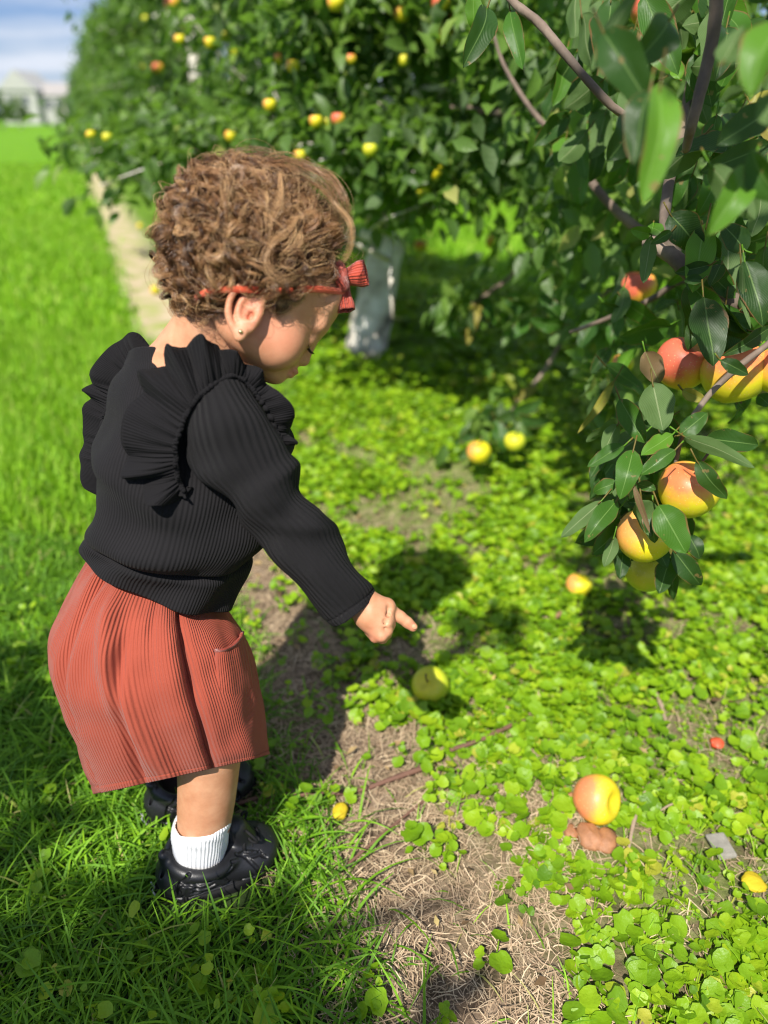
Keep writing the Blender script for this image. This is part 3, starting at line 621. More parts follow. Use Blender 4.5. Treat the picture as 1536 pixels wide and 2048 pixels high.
H = [((1240, 798), (1290, 886), 42, .85, .55), ((1305, 765), (1326, 861), 62, .80, .6, True), ((1267, 899), (1240, 998), 46, .80, .6), ((1249, 891), (1175, 934), 28, .82, .5), ((1344, 870), (1282, 912), 34, .80, .75),
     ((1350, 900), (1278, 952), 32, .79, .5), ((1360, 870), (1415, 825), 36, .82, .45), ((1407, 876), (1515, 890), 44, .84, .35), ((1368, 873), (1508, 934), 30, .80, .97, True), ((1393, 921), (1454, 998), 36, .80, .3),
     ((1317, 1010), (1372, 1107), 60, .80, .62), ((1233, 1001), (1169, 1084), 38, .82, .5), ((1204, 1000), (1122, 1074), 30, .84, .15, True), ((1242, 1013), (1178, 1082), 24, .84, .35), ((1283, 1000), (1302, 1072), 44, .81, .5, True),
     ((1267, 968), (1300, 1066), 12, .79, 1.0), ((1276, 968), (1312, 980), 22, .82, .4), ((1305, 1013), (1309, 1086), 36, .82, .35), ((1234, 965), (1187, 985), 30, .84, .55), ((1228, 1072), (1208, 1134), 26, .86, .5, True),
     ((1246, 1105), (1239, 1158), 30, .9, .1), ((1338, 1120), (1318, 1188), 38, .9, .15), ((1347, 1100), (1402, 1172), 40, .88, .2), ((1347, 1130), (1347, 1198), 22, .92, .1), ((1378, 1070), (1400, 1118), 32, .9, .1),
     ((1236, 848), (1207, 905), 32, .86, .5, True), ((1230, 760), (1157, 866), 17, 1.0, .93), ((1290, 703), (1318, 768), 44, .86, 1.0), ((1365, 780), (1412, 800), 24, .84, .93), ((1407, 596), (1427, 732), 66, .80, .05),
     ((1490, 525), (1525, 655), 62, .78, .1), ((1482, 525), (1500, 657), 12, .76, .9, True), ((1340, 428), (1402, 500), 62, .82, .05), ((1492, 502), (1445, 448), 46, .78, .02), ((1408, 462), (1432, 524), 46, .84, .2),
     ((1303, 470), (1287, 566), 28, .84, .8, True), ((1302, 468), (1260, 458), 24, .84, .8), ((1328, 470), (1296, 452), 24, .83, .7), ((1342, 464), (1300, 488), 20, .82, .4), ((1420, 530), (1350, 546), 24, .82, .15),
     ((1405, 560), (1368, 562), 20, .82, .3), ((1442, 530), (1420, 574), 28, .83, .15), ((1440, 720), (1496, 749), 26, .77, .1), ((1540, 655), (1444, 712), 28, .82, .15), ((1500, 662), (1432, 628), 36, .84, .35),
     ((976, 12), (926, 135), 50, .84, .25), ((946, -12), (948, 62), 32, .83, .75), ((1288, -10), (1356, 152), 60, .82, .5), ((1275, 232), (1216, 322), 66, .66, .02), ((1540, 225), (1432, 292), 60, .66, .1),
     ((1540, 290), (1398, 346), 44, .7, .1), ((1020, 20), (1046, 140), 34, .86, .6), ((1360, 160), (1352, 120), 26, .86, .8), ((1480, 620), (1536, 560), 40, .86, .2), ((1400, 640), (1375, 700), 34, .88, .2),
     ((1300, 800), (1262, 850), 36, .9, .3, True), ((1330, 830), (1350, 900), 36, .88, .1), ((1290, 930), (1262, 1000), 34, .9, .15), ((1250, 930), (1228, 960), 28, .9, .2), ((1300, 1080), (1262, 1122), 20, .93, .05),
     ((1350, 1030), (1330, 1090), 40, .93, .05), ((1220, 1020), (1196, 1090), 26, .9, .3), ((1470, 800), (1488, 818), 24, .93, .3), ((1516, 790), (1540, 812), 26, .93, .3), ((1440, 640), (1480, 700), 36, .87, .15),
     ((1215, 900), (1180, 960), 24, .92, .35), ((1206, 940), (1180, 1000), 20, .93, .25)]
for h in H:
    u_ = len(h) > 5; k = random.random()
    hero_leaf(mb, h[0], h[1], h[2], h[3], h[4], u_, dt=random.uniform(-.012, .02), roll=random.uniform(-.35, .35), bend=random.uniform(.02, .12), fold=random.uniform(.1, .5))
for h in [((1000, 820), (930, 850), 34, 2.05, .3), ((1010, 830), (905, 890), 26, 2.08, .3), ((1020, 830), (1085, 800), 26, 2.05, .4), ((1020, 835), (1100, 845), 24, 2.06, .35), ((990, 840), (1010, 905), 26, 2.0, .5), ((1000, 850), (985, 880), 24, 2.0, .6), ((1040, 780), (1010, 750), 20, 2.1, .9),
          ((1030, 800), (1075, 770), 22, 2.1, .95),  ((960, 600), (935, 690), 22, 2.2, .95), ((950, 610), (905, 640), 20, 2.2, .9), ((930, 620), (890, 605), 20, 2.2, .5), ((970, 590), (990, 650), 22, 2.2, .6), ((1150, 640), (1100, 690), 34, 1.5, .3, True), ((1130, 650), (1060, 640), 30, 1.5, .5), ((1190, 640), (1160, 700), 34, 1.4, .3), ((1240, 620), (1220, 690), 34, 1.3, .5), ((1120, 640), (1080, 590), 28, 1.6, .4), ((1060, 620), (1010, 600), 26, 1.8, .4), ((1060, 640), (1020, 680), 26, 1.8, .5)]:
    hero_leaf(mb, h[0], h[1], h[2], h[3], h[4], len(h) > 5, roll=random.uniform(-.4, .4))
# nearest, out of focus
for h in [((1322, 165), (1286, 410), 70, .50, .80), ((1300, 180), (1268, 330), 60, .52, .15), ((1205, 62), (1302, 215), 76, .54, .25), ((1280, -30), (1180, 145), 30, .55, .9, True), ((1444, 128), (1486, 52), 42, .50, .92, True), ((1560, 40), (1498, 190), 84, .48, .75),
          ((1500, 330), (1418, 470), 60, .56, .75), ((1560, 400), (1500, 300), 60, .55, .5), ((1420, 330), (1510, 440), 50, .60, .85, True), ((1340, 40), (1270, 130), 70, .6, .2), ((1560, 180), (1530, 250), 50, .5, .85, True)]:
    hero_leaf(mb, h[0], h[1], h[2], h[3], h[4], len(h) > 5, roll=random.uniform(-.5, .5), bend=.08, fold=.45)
# further sprays on this tree, real leaves in the volume
def spray(px0, px1, py0, py1, t0, t1, n, Lr, tones=(.05, .8), skip=None):
    for _ in range(n):
        px, py, t = random.uniform(px0, px1), random.uniform(py0, py1), random.uniform(t0, t1)
        if skip and skip(px, py): continue
        L = random.uniform(*Lr) / t * FPX; a = random.gauss(math.pi / 2 + .25, .8)
        hero_leaf(mb, (px, py), (px + L * math.cos(a), py + L * math.sin(a)), L * random.uniform(.38, .55), t, random.uniform(*tones) if random.random() > .06 else random.uniform(.9, 1), random.random() < .28, dt=random.uniform(-.02, .03), roll=random.uniform(-1.1, 1.1), bend=random.uniform(-.05, .15), fold=random.uniform(.1, .6))
spray(1370, 1620, -60, 620, .80, 1.15, 110, (.05, .085))
spray(1120, 1420, -60, 330, .95, 1.3, 75, (.05, .08))
spray(1200, 1560, 560, 780, .98, 1.2, 26, (.04, .07))
spray(1210, 1380, 830, 1060, .89, .98, 34, (.04, .065), (.0, .5))
mb.build('foliage', M['hero_leaf'], NT)
def cloud(name, boxes, parent, L=(.05, .08), seed=5, m='tree_leaf', tone=.45):
    r = np.random.default_rng(seed); Cs, Ls, Rn = [], [], []
    for (px0, px1, py0, py1, t0, t1, n, cl) in boxes:
        k = max(1, n // 14); cx = np.stack([r.uniform(px0, px1, k), r.uniform(py0, py1, k), r.uniform(t0, t1, k)], -1); i = r.integers(0, k, n)
        c = np.array([W(*q) for q in cx])[i] + r.normal(0, cl, (n, 3)); Cs.append(c); Rn.append(np.clip(tone + r.normal(0, .25, n) + .2 * vnoise(c, 6, 2), 0, 1)); Ls.append(r.uniform(*L, n))
    c = np.vstack(Cs); N = len(c); d = nrm(r.normal(0, .7, (N, 3)) + [-.2, -.1, -.7]); n_ = nrm(r.normal(0, .6, (N, 3)) + [0, -.3, .8])
    v, f4, f3, rn = leafcloud(c, d, n_, np.concatenate(Ls), np.concatenate(Rn)); return mesh(name, v, [f4, f3], M[m], parent, attrs={'rnd': rn})
cloud('foliage', [(1010, 1700, -250, 330, 1.4, 2.4, 2000, .06), (1110, 1650, 250, 480, 1.35, 2.2, 640, .055), (1180, 1650, 450, 640, 1.3, 2.2, 400, .05), (1040, 1250, 330, 540, 1.7, 2.4, 190, .05), (890, 1120, 585, 650, 2.1, 2.3, 90, .03), (1040, 1330, 600, 690, 1.7, 2.1, 70, .035), (930, 1090, 790, 860, 2.0, 2.15, 42, .03), (1170, 1260, 720, 830, 1.2, 1.4, 40, .02), (900, 1120, -200, 120, 1.6, 2.2, 260, .05)], NT)

# unseen tree added behind the photographer to dapple the near grass and clover
ST = empty('apple_tree', (-2.3, -2.2, 0), 'unseen apple tree added behind the camera to shade the ground', 'tree')
v, f1, f2 = tube(np.array([[-2.3, -2.2, -.05], [-2.28, -2.15, .6], [-2.2, -2.05, 1.2], [-2.1, -1.9, 2.0], [-2.0, -1.8, 3.0]]), [.12, .10, .08, .06, .02], 12, 24, .05); mesh('trunk', v, [f1, f2], M['bark'], ST)
v, f1, f2 = tube(np.array([[-2.2, -2.05, 1.4], [-1.7, -1.6, 1.9], [-1.1, -1.2, 2.1], [-.5, -1.05, 2.15]]), [.045, .03, .02, .006], 8, 20, .05); mesh('branch', v, [f1, f2], M['bark'], ST)
r = np.random.default_rng(3); cs = []
SH = [(-250, 130, 1290, 1560, 250), (-300, 80, 1580, 2200, 260), (20, 330, 1850, 2250, 150), (330, 620, 1890, 2250, 150), (640, 840, 1850, 2250, 34), (970, 1300, 1040, 1170, 42), (960, 1060, 1200, 1330, 18), (100, 200, 1440, 1540, 16)]  # ground areas that the added leaves are meant to shade
for x0, x1, y0, y1, n in SH:
    k = max(2, n // 9); q = np.stack([r.uniform(x0, x1, k), r.uniform(y0, y1, k)], -1)
    for i in range(n):
        c = q[r.integers(0, k)]; g_ = G(c[0], c[1]); h_ = r.uniform(1.9, 2.45); cs.append(g_ - np.array(SUN) * (h_ / -SUN[2]) * 1.0 + r.normal(0, .035, 3))  # leaf set up-sun of its area, placed for its shadow
cs = np.array(cs); N = len(cs); lc = leafcloud(cs, nrm(r.normal(0, .8, (N, 3))), nrm(r.normal(0, .35, (N, 3)) + [-.2, -.5, .8]), r.uniform(.06, .09, N), np.clip(r.normal(.45, .2, N), 0, 1))
mesh('crown', lc[0], [lc[1], lc[2]], M['tree_leaf'], ST, attrs={'rnd': lc[3]})
# ------------------------------------------------------------------ ground things
def stick(pts, name, label, m='stick', z=.006):
    P = np.array([G(p[0], p[1], z) for p in pts]); t = np.array([(q - EYE) @ FWD for q in P]); r_ = [p[2] / FPX * tt / 2 for p, tt in zip(pts, t)]
    v, f1, f2 = tube(P, r_, 8, 26, .12, 3); o = mesh(name, v, [f1, f2], M[m], loc=P[0]); tag(o, label, 'stick', 'twigs lying on the ground')
stick([(470, 1608, 8), (540, 1592, 9), (640, 1588, 9), (720, 1580, 9), (800, 1552, 11), (872, 1528, 9)], 'stick', 'long red-brown stick lying behind the child\'s shoes', z=.012)
stick([(680, 1742, 5), (740, 1690, 7), (800, 1640, 6), (850, 1600, 5)], 'stick', 'thin dark twig crossing the straw in the middle')
stick([(1300, 1565, 7), (1278, 1610, 8), (1262, 1670, 7), (1250, 1750, 5), (1248, 1790, 4)], 'stick', 'bent grey-brown twig right of the fallen yellow apple', 'stick_pale', .015)
stick([(1310, 1380, 6), (1322, 1410, 9), (1332, 1445, 5)], 'stick', 'short pale twig in the clover on the right', 'stick_pale', .012)
stick([(1050, 1328, 12), (1056, 1350, 10), (1062, 1372, 6)], 'stick', 'stubby pale twig in the clover beyond the green apple', 'stick_pale', .012)
stick([(900, 1500, 8), (960, 1480, 9), (1020, 1452, 9), (1050, 1440, 5)], 'stick', 'reddish twig half hidden by round leaves', z=.02)
stick([(1300, 1640, 3), (1340, 1610, 4), (1400, 1600, 3)], 'stick', 'very thin twig beside the bent twig', 'stick_pale', .015)
def lump(px, py, w, h, name, mt, label, cat, z=.008, rot=0, th=.35, seed=1):
    g_ = G(px, py, z); t = (g_ - EYE) @ FWD; r = np.random.default_rng(seed); n, m_ = 12, 18; u = np.linspace(0, np.pi, n); ph = np.linspace(0, 6.283, m_, endpoint=False)
    V = np.stack([np.sin(u)[:, None] * np.cos(ph), np.sin(u)[:, None] * np.sin(ph), np.broadcast_to(np.cos(u)[:, None], (n, m_))], -1).reshape(-1, 3)
    V = V * (1 + .16 * vnoise(V, 2.5, seed))[:, None] * np.array([w, h, min(w, h) * th]) / FPX * t / 2
    ca, sa = math.cos(rot), math.sin(rot); V = V @ np.array([[ca, sa, 0], [-sa, ca, 0], [0, 0, 1]])
    o = mesh(name, V, grid_faces(n, m_, True), M[mt]); o.location = Vector([float(x) for x in g_]); tag(o, label, cat); return o
lump(1178, 1672, 52, 62, 'rotten_apple_piece', 'rotten', 'brown shrivelled apple piece below the fallen yellow apple, larger one', 'apple piece', .012, .3, .6, 2)
lump(1212, 1682, 44, 60, 'rotten_apple_piece', 'rotten', 'brown shrivelled apple piece, right one of the three below the fallen yellow apple', 'apple piece', .011, -.5, .6, 3)
lump(1142, 1664, 28, 36, 'rotten_apple_piece', 'rotten', 'small brown shrivelled piece, left one of the three below the fallen apple', 'apple piece', .01, .2, .6, 4)
lump(1130, 1580, 16, 60, 'dry_leaf', 'rotten', 'narrow curled brown leaf left of the fallen yellow apple', 'leaf', .016, .5, .5, 5)
lump(1434, 1486, 26, 26, 'apple_piece', 'red_bit', 'small red apple scrap lying in the clover on the right', 'apple piece', .012, 0, .6, 6)
lump(680, 1622, 30, 40, 'fallen_leaf', 'yellow_leaf', 'bright yellow curled leaf on the straw right of the shoe', 'leaf', .012, -.2, .6, 7)
lump(1508, 1765, 46, 50, 'fallen_leaf', 'yellow_leaf', 'yellow-green wilted leaf in the clover at the right edge', 'leaf', .015, .2, .3, 8)
lump(1090, 1420, 60, 26, 'bark_piece', 'stick', 'flat dark bark piece in the clover right of the green apple', 'bark', .004, .2, .3, 9)
mb = MB(); g_ = G(1443, 1692, .010); box(mb, g_, (.026, .036, .006), .15); mb.V[0] = mb.V[0] + np.random.default_rng(2).normal(0, .0016, mb.V[0].shape)
o = mb.build('wood_chip', M['chip'], loc=g_, smooth=False); tag(o, 'grey weathered wood chip lying flat in the clover', 'wood chip')
bm_ = o.modifiers.new('b', 'BEVEL'); bm_.width = .002; bm_.segments = 2

# ------------------------------------------------------------------ the child
CH = empty('person', (-.25, .69, 0), 'curly-haired toddler in a black ruffled sweater and rust corduroy skirt, pointing at the ground', 'person')

class SDF:
    """signed distance field on a rectilinear grid, meshed by surface nets"""
    def __init__(s, xs, ys, zs):
        s.xs, s.ys, s.zs = [np.asarray(a, np.float32) for a in (xs, ys, zs)]
        s.f = np.full((len(xs), len(ys), len(zs)), 1.0, np.float32)
    def sl(s, lo, hi):
        r = [slice(max(0, np.searchsorted(a, l) - 1), np.searchsorted(a, h) + 1) for a, l, h in zip((s.xs, s.ys, s.zs), lo, hi)]
        g = np.stack(np.meshgrid(s.xs[r[0]], s.ys[r[1]], s.zs[r[2]], indexing='ij'), -1); return tuple(r), g
    def put(s, r, d, k, op):
        a = s.f[r]
        if op == 'add':
            h = np.clip(.5 + .5 * (a - d) / k, 0, 1); s.f[r] = a * (1 - h) + d * h - k * h * (1 - h)
        else:
            h = np.clip(.5 - .5 * (a + d) / k, 0, 1); s.f[r] = a * (1 - h) - d * h + k * h * (1 - h)
    def cone(s, a, b, ra, rb, k=.006, op='add'):
        a, b = np.asarray(a, float), np.asarray(b, float); m = max(ra, rb) + k * 2
        r, g = s.sl(np.minimum(a, b) - m, np.maximum(a, b) + m)
        if g.size == 0: return
        ab = b - a; t = np.clip(((g - a) @ ab) / (ab @ ab + 1e-12), 0, 1)
        d = np.linalg.norm(g - (a + t[..., None] * ab), axis=-1) - (ra + (rb - ra) * t); s.put(r, d.astype(np.float32), k, op)
    def chain(s, pts, rad, k=.005, op='add'):
        for i in range(len(pts) - 1): s.cone(pts[i], pts[i + 1], rad[i], rad[i + 1], k, op)
    def ell(s, c, rad, A=None, k=.006, op='add'):
        """A rows: local axes in world space"""
        c = np.asarray(c, float); rad = np.asarray(rad, float); A = np.eye(3) if A is None else np.asarray(A)
        ext = np.sqrt(((A * rad[:, None]) ** 2).sum(0)) + k * 2
        r, g = s.sl(c - ext, c + ext)
        if g.size == 0: return
        q = (g - c) @ A.T; k0 = np.linalg.norm(q / rad, axis=-1); k1 = np.linalg.norm(q / rad ** 2, axis=-1) + 1e-9
        s.put(r, (k0 * (k0 - 1) / k1).astype(np.float32), k, op)
    def tor(s, c, R0, r0, A, k=.003, op='add', sx=1.0):
        c = np.asarray(c, float); m = R0 * max(1, sx) + r0 + k * 2; r, g = s.sl(c - m, c + m); q = (g - c) @ np.asarray(A).T
        d = np.sqrt((np.sqrt((q[..., 0] / sx) ** 2 + q[..., 1] ** 2) - R0) ** 2 + q[..., 2] ** 2) - r0; s.put(r, d.astype(np.float32), k, op)
    def nets(s):
        f = s.f; ins = f < 0
        cnt = np.zeros(tuple(n - 1 for n in f.shape), np.int8)
        for i in (0, 1):
            for j in (0, 1):
                for k in (0, 1): cnt += ins[i:f.shape[0] - 1 + i, j:f.shape[1] - 1 + j, k:f.shape[2] - 1 + k]
        cells = np.argwhere((cnt > 0) & (cnt < 8)); ci = -np.ones(cnt.shape, np.int32); ci[tuple(cells.T)] = np.arange(len(cells))
        acc = np.zeros((len(cells), 3)); num = np.zeros(len(cells)); co = np.array([(i, j, k) for i in (0, 1) for j in (0, 1) for k in (0, 1)])
        ax_ = [s.xs, s.ys, s.zs]
        for a in co:
            for dmn in range(3):
                if a[dmn]: continue
                b = a.copy(); b[dmn] = 1; ia = cells + a; ib = cells + b
                fa = f[tuple(ia.T)]; fb = f[tuple(ib.T)]; m = (fa < 0) != (fb < 0)
                t = np.where(m, fa / (fa - fb + 1e-20), 0)
                pa_ = np.stack([ax_[q][ia[:, q]] for q in range(3)], -1); pb_ = np.stack([ax_[q][ib[:, q]] for q in range(3)], -1)
                acc += np.where(m[:, None], pa_ + (pb_ - pa_) * t[:, None], 0); num += m
        V = acc / num[:, None]; Fs = []
        for dmn in range(3):
            o1, o2 = [(1, 2), (2, 0), (0, 1)][dmn]
            A_ = ins; sla = [slice(1, -1)] * 3; slb = [slice(1, -1)] * 3
            sla[dmn] = slice(0, -1); slb[dmn] = slice(1, None)
            a, b = A_[tuple(sla)], A_[tuple(slb)]; ed = np.argwhere(a != b); sign = a[tuple(ed.T)]
            base = ed.copy()
            for q in range(3):
                if q != dmn: base[:, q] += 1
            q = []
            for (u, v) in ((-1, -1), (0, -1), (0, 0), (-1, 0)):
                cc = base.copy(); cc[:, o1] += u; cc[:, o2] += v; q.append(ci[tuple(cc.T)])
            q = np.stack(q, -1); q[~sign] = q[~sign][:, ::-1]; Fs.append(q)
        F = np.vstack(Fs); F = F[(F >= 0).all(1)]
        return V, F

# --- head frame
HT = .725; HC = W(492, 520, HT); pxm = HT / FPX
def camdir(x, y, z): return nrm(RIGHT * x + UP * y - FWD * z)      # x right, y up in the picture, z towards the lens
hf = camdir(.79, -.565, -.30); hu = camdir(.58, .80, .02); hu = nrm(hu - hf * (hu @ hf)); hl = np.cross(hu, hf)      # forward, up, child's left
HA = np.stack([hf, hl, hu])
def H3(a, l, b): return HC + HA.T @ np.array([a, l, b])

def axis(lo, hi, zones, coarse, fine):
    out = [lo]
    while out[-1] < hi:
        x = out[-1]; f_ = any(z0 <= x <= z1 for z0, z1 in zones); out.append(x + (fine if f_ else coarse))
    return out
HAND = W(765, 1240, .75)
bx = axis(-.40, .13, [(-.26, -.0), (HAND[0] - .05, HAND[0] + .06)], .004, .0016)
by = axis(.48, .96, [(HC[1] - .12, HC[1] + .11), (HAND[1] - .06, HAND[1] + .06)], .004, .0016)
bz = axis(.02, .90, [(HC[2] - .115, HC[2] + .09), (HAND[2] - .045, HAND[2] + .05)], .004, .0015)
B = SDF(bx, by, bz)
# cranium, face
B.ell(H3(.006, 0, .006), (.078, .066, .068), HA)
B.ell(H3(.040, 0, -.002), (.060, .058, .052), HA, .02)
B.ell(H3(.048, 0, -.040), (.046, .051, .048), HA, .02)            # lower face
for sgn in (-1, 1):
    B.ell(H3(.068, sgn * .032, -.048), (.026, .023, .027), HA, .012)  # cheeks
    B.ell(H3(.035, sgn * .040, -.056), (.030, .016, .022), HA, .012)
B.ell(H3(.084, 0, -.070), (.014, .016, .012), HA, .010)           # chin
B.ell(H3(.060, 0, -.072), (.030, .028, .014), HA, .012)           # under jaw
B.ell(H3(.088, 0, .012), (.012, .040, .030), HA, .014)            # forehead
for sgn in (-1, 1):
    B.ell(H3(.106, sgn * .022, -.024), (.012, .014, .008), HA, .008, 'sub')   # eye sockets
    B.ell(H3(.090, sgn * .022, -.026), (.0095, .0115, .0095), HA, .003)       # lidded eyeballs
    B.ell(H3(.092, sgn * .020, -.011), (.008, .020, .008), HA, .010)          # brow ridge
B.chain([H3(.094, 0, -.016), H3(.0955, 0, -.030), H3(.1015, 0, -.0435)], [.006, .0058, .0062], .008); B.ell(H3(.083, 0, -.050), (.016, .026, .016), HA, .008)   # nose
for sgn in (-1, 1): B.ell(H3(.097, sgn * .0070, -.0455), (.0055, .0048, .0045), HA, .003)
B.ell(H3(.0985, 0, -.0585), (.0065, .013, .0036), HA, .003)       # upper lip
B.ell(H3(.0965, 0, -.0640), (.0065, .011, .0038), HA, .003)       # lower lip
B.cone(H3(.106, -.012, -.0612), H3(.106, .012, -.0612), .0012, .0012, .002, 'sub')
# ears
for sgn in (-1, 1):
    ec = H3(.030, sgn * .062, -.045)
    ez = nrm(HA.T @ np.array([-.30, sgn * 1.0, .05])); eu = nrm(HA.T @ np.array([-.30, 0, 1.0])); eu = nrm(eu - ez * (eu @ ez)); ef = np.cross(eu, ez); EA = np.stack([ef, eu, ez])
    def E(a, b, c): return ec + EA.T @ np.array([a, b, c])
    fs = 1 if (ef @ hf) > 0 else -1
    B.ell(E(0, 0, .002), (.0145, .023, .006), EA, .004)
    B.ell(E(fs * .001, .002, .010), (.0100, .0165, .0060), EA, .003, 'sub')
    rim = [E(fs * .011, .010, .003), E(fs * .009, .019, .006), E(fs * 0, .0235, .009), E(-fs * .010, .020, .011), E(-fs * .0155, .009, .012), E(-fs * .0155, -.004, .0105), E(-fs * .011, -.014, .008), E(-fs * .004, -.021, .006)]
    rim = cr_interp(np.array(rim), 22); B.chain(rim, np.linspace(.0026, .0030, 22), .002)
    ah = cr_interp(np.array([E(-fs * .002, .016, .004), E(-fs * .0075, .008, .006), E(-fs * .007, -.004, .006), E(-fs * .002, -.011, .005), E(fs * .005, -.009, .005)]), 12); B.chain(ah, [.0022] * 12, .002)
    B.ell(E(fs * .001, -.021, .005), (.0065, .0085, .0042), EA, .003)      # lobe
    B.ell(E(fs * .010, -.004, .004), (.0035, .0055, .0035), EA, .002)     # tragus
    B.ell(E(fs * .004, -.003, .003), (.0030, .0045, .0045), EA, .002, 'sub')
    if sgn == -1: EAR = (E(fs * .002, -.0205, .0098), EA.copy(), ec)
# neck and body
nk = [H3(-.006, 0, -.030), W(425, 660, .745), W(395, 710, .765), W(375, 770, .775)]
B.chain(nk, [.042, .036, .038, .050], .012)
B.cone(W(385, 742, .765), W(300, 752, .785), .022, .018, .02)
B.cone(W(370, 752, .765), W(285, 790, .80), .024, .014, .02); B.cone(W(385, 752, .76), W(440, 800, .735), .034, .026, .02)
B.chain([W(375, 790, .785), W(370, 950, .81), W(330, 1110, .85), W(320, 1250, .88)], [.055, .058, .058, .06], .02)
# legs
hipR, kneeR, ankR = W(350, 1270, .86), W(418, 1490, .875), W(404, 1700, .945)
hipL, kneeL, ankL = W(330, 1250, .92), W(360, 1400, .99), W(420, 1530, 1.06)
B.chain([hipR, kneeR], [.048, .036], .02)
calf = cr_interp(np.array([kneeR, W(416, 1560, .895), W(411, 1620, .915), W(405, 1680, .935), W(400, 1745, .955)]), 12)
B.chain(calf, cr_interp(np.array([[.0350], [.0318], [.0302], [.0262], [.0190]]), 12)[:, 0], .012)
B.chain([hipL, kneeL, ankL], [.050, .038, .029], .02)
# far arm, hidden in front of the chest
farm = [W(285, 800, .82), W(400, 900, .90), W(470, 1010, .87)]
B.chain(farm, [.020, .018, .014], .01)
# near arm and hand
arm = [W(445, 820, .722), W(500, 925, .730), W(548, 1018, .740), W(600, 1082, .745), W(650, 1142, .750), W(722, 1206, .752)]
B.chain(arm, [.026, .022, .020, .018, .0165, .0165], .01)
hk = .0035
def w(x, y, t=.752): return W(660 + .1302 * x, 1150 + .1302 * y, t)
B.chain([w(560, 470), w(640, 560), w(700, 640)], [.0165, .0175, .0170], .004)             # back of the hand
B.chain([w(620, 520, .748), w(860, 500, .752)], [.015, .0105], .004)
B.chain([w(650, 620, .748), w(800, 700, .746)], [.016, .0125], .004)
B.chain([w(600, 640, .750), w(720, 830, .747)], [.015, .0105], .004)
# index : knuckle, joint, tip
B.chain([w(850, 520, .755), w(935, 545, .757), w(1080, 645, .758), w(1190, 730, .759), w(1275, 800, .760)], [.0085, .0066, .0062, .0058, .0050], .002)
# middle, ring and little finger folded into the palm
B.chain([w(850, 620, .752), w(905, 760, .752), w(860, 900, .760), w(790, 880, .772)], [.0078, .0068, .0062, .0055], .0015)
B.chain([w(800, 700, .746), w(860, 850, .745), w(800, 960, .754), w(720, 900, .768)], [.0080, .0070, .0064, .0056], .0015)
B.chain([w(740, 780, .744), w(790, 925, .742), w(700, 950, .748), w(600, 860, .760)], [.0078, .0068, .0062, .0054], .0015)
B.chain([w(620, 640, .765), w(760, 700, .778), w(900, 690, .778), w(960, 660, .772)], [.009, .0078, .0066, .0055], .0015)   # thumb beneath
for q in (w(905, 510, .742), w(880, 620, .739), w(845, 720, .735)): B.ell(q, (.0025, .0025, .0025), None, .003, 'sub')  # dimples over the knuckles
for a_, b_ in ((w(585, 845, .736), w(720, 905, .733)), (w(830, 760, .738), w(875, 900, .736)), (w(870, 560, .742), w(930, 660, .742))): B.cone(a_, b_, .0014, .0010, .0020, 'sub')
BV, BF = B.nets()
d_l = np.linalg.norm(((BV - H3(.098, 0, -.0612)) @ HA.T) / np.array([.012, .014, .0075]), axis=1)
ck = np.linalg.norm(BV - H3(.070, -.045, -.045), axis=1); er = np.linalg.norm((BV - EAR[2]), axis=1); tip = np.linalg.norm(BV - w(1290, 820, .758), axis=1); fist = np.linalg.norm(BV - w(700, 950, .745), axis=1)
blush = np.clip(1.3 - d_l, 0, 1) * .7 + .30 * np.exp(-(ck / .022) ** 2) + .38 * np.exp(-(er / .022) ** 2) + .45 * np.exp(-(tip / .008) ** 2) + .3 * np.exp(-(fist / .014) ** 2)
for _ in range(2):     # light relax of the net
    A_ = np.zeros_like(BV); n_ = np.zeros(len(BV))
    for a, b_ in ((0, 1), (1, 2), (2, 3), (3, 0)):
        np.add.at(A_, BF[:, a], BV[BF[:, b_]]); np.add.at(n_, BF[:, a], 1)
        np.add.at(A_, BF[:, b_], BV[BF[:, a]]); np.add.at(n_, BF[:, b_], 1)
    BV = BV * .55 + .45 * A_ / n_[:, None]
mesh('body', BV, BF, M['skin'], CH, attrs={'blush': np.clip(blush, 0, 1), 'dark': np.zeros(len(BV))})
def ball(name, c, rad, m, parent=CH, A=None, n=14):
    u = np.linspace(0, np.pi, n); ph = np.linspace(0, 6.2832, 2 * n, endpoint=False)
    V = np.stack([np.sin(u)[:, None] * np.cos(ph), np.sin(u)[:, None] * np.sin(ph), np.broadcast_to(np.cos(u)[:, None], (n, 2 * n))], -1).reshape(-1, 3) * np.asarray(rad)
    if A is not None: V = V @ np.asarray(A)
    return mesh(name, V + np.asarray(c), grid_faces(n, 2 * n, True), M[m], parent)
ball('earring', EAR[0], (.0021, .0021, .0021), 'gold')
for sgn in (-1, 1): ball('eye', H3(.0895, sgn * .022, -.0275), (.0075, .0090, .0070), 'eye', A=HA)
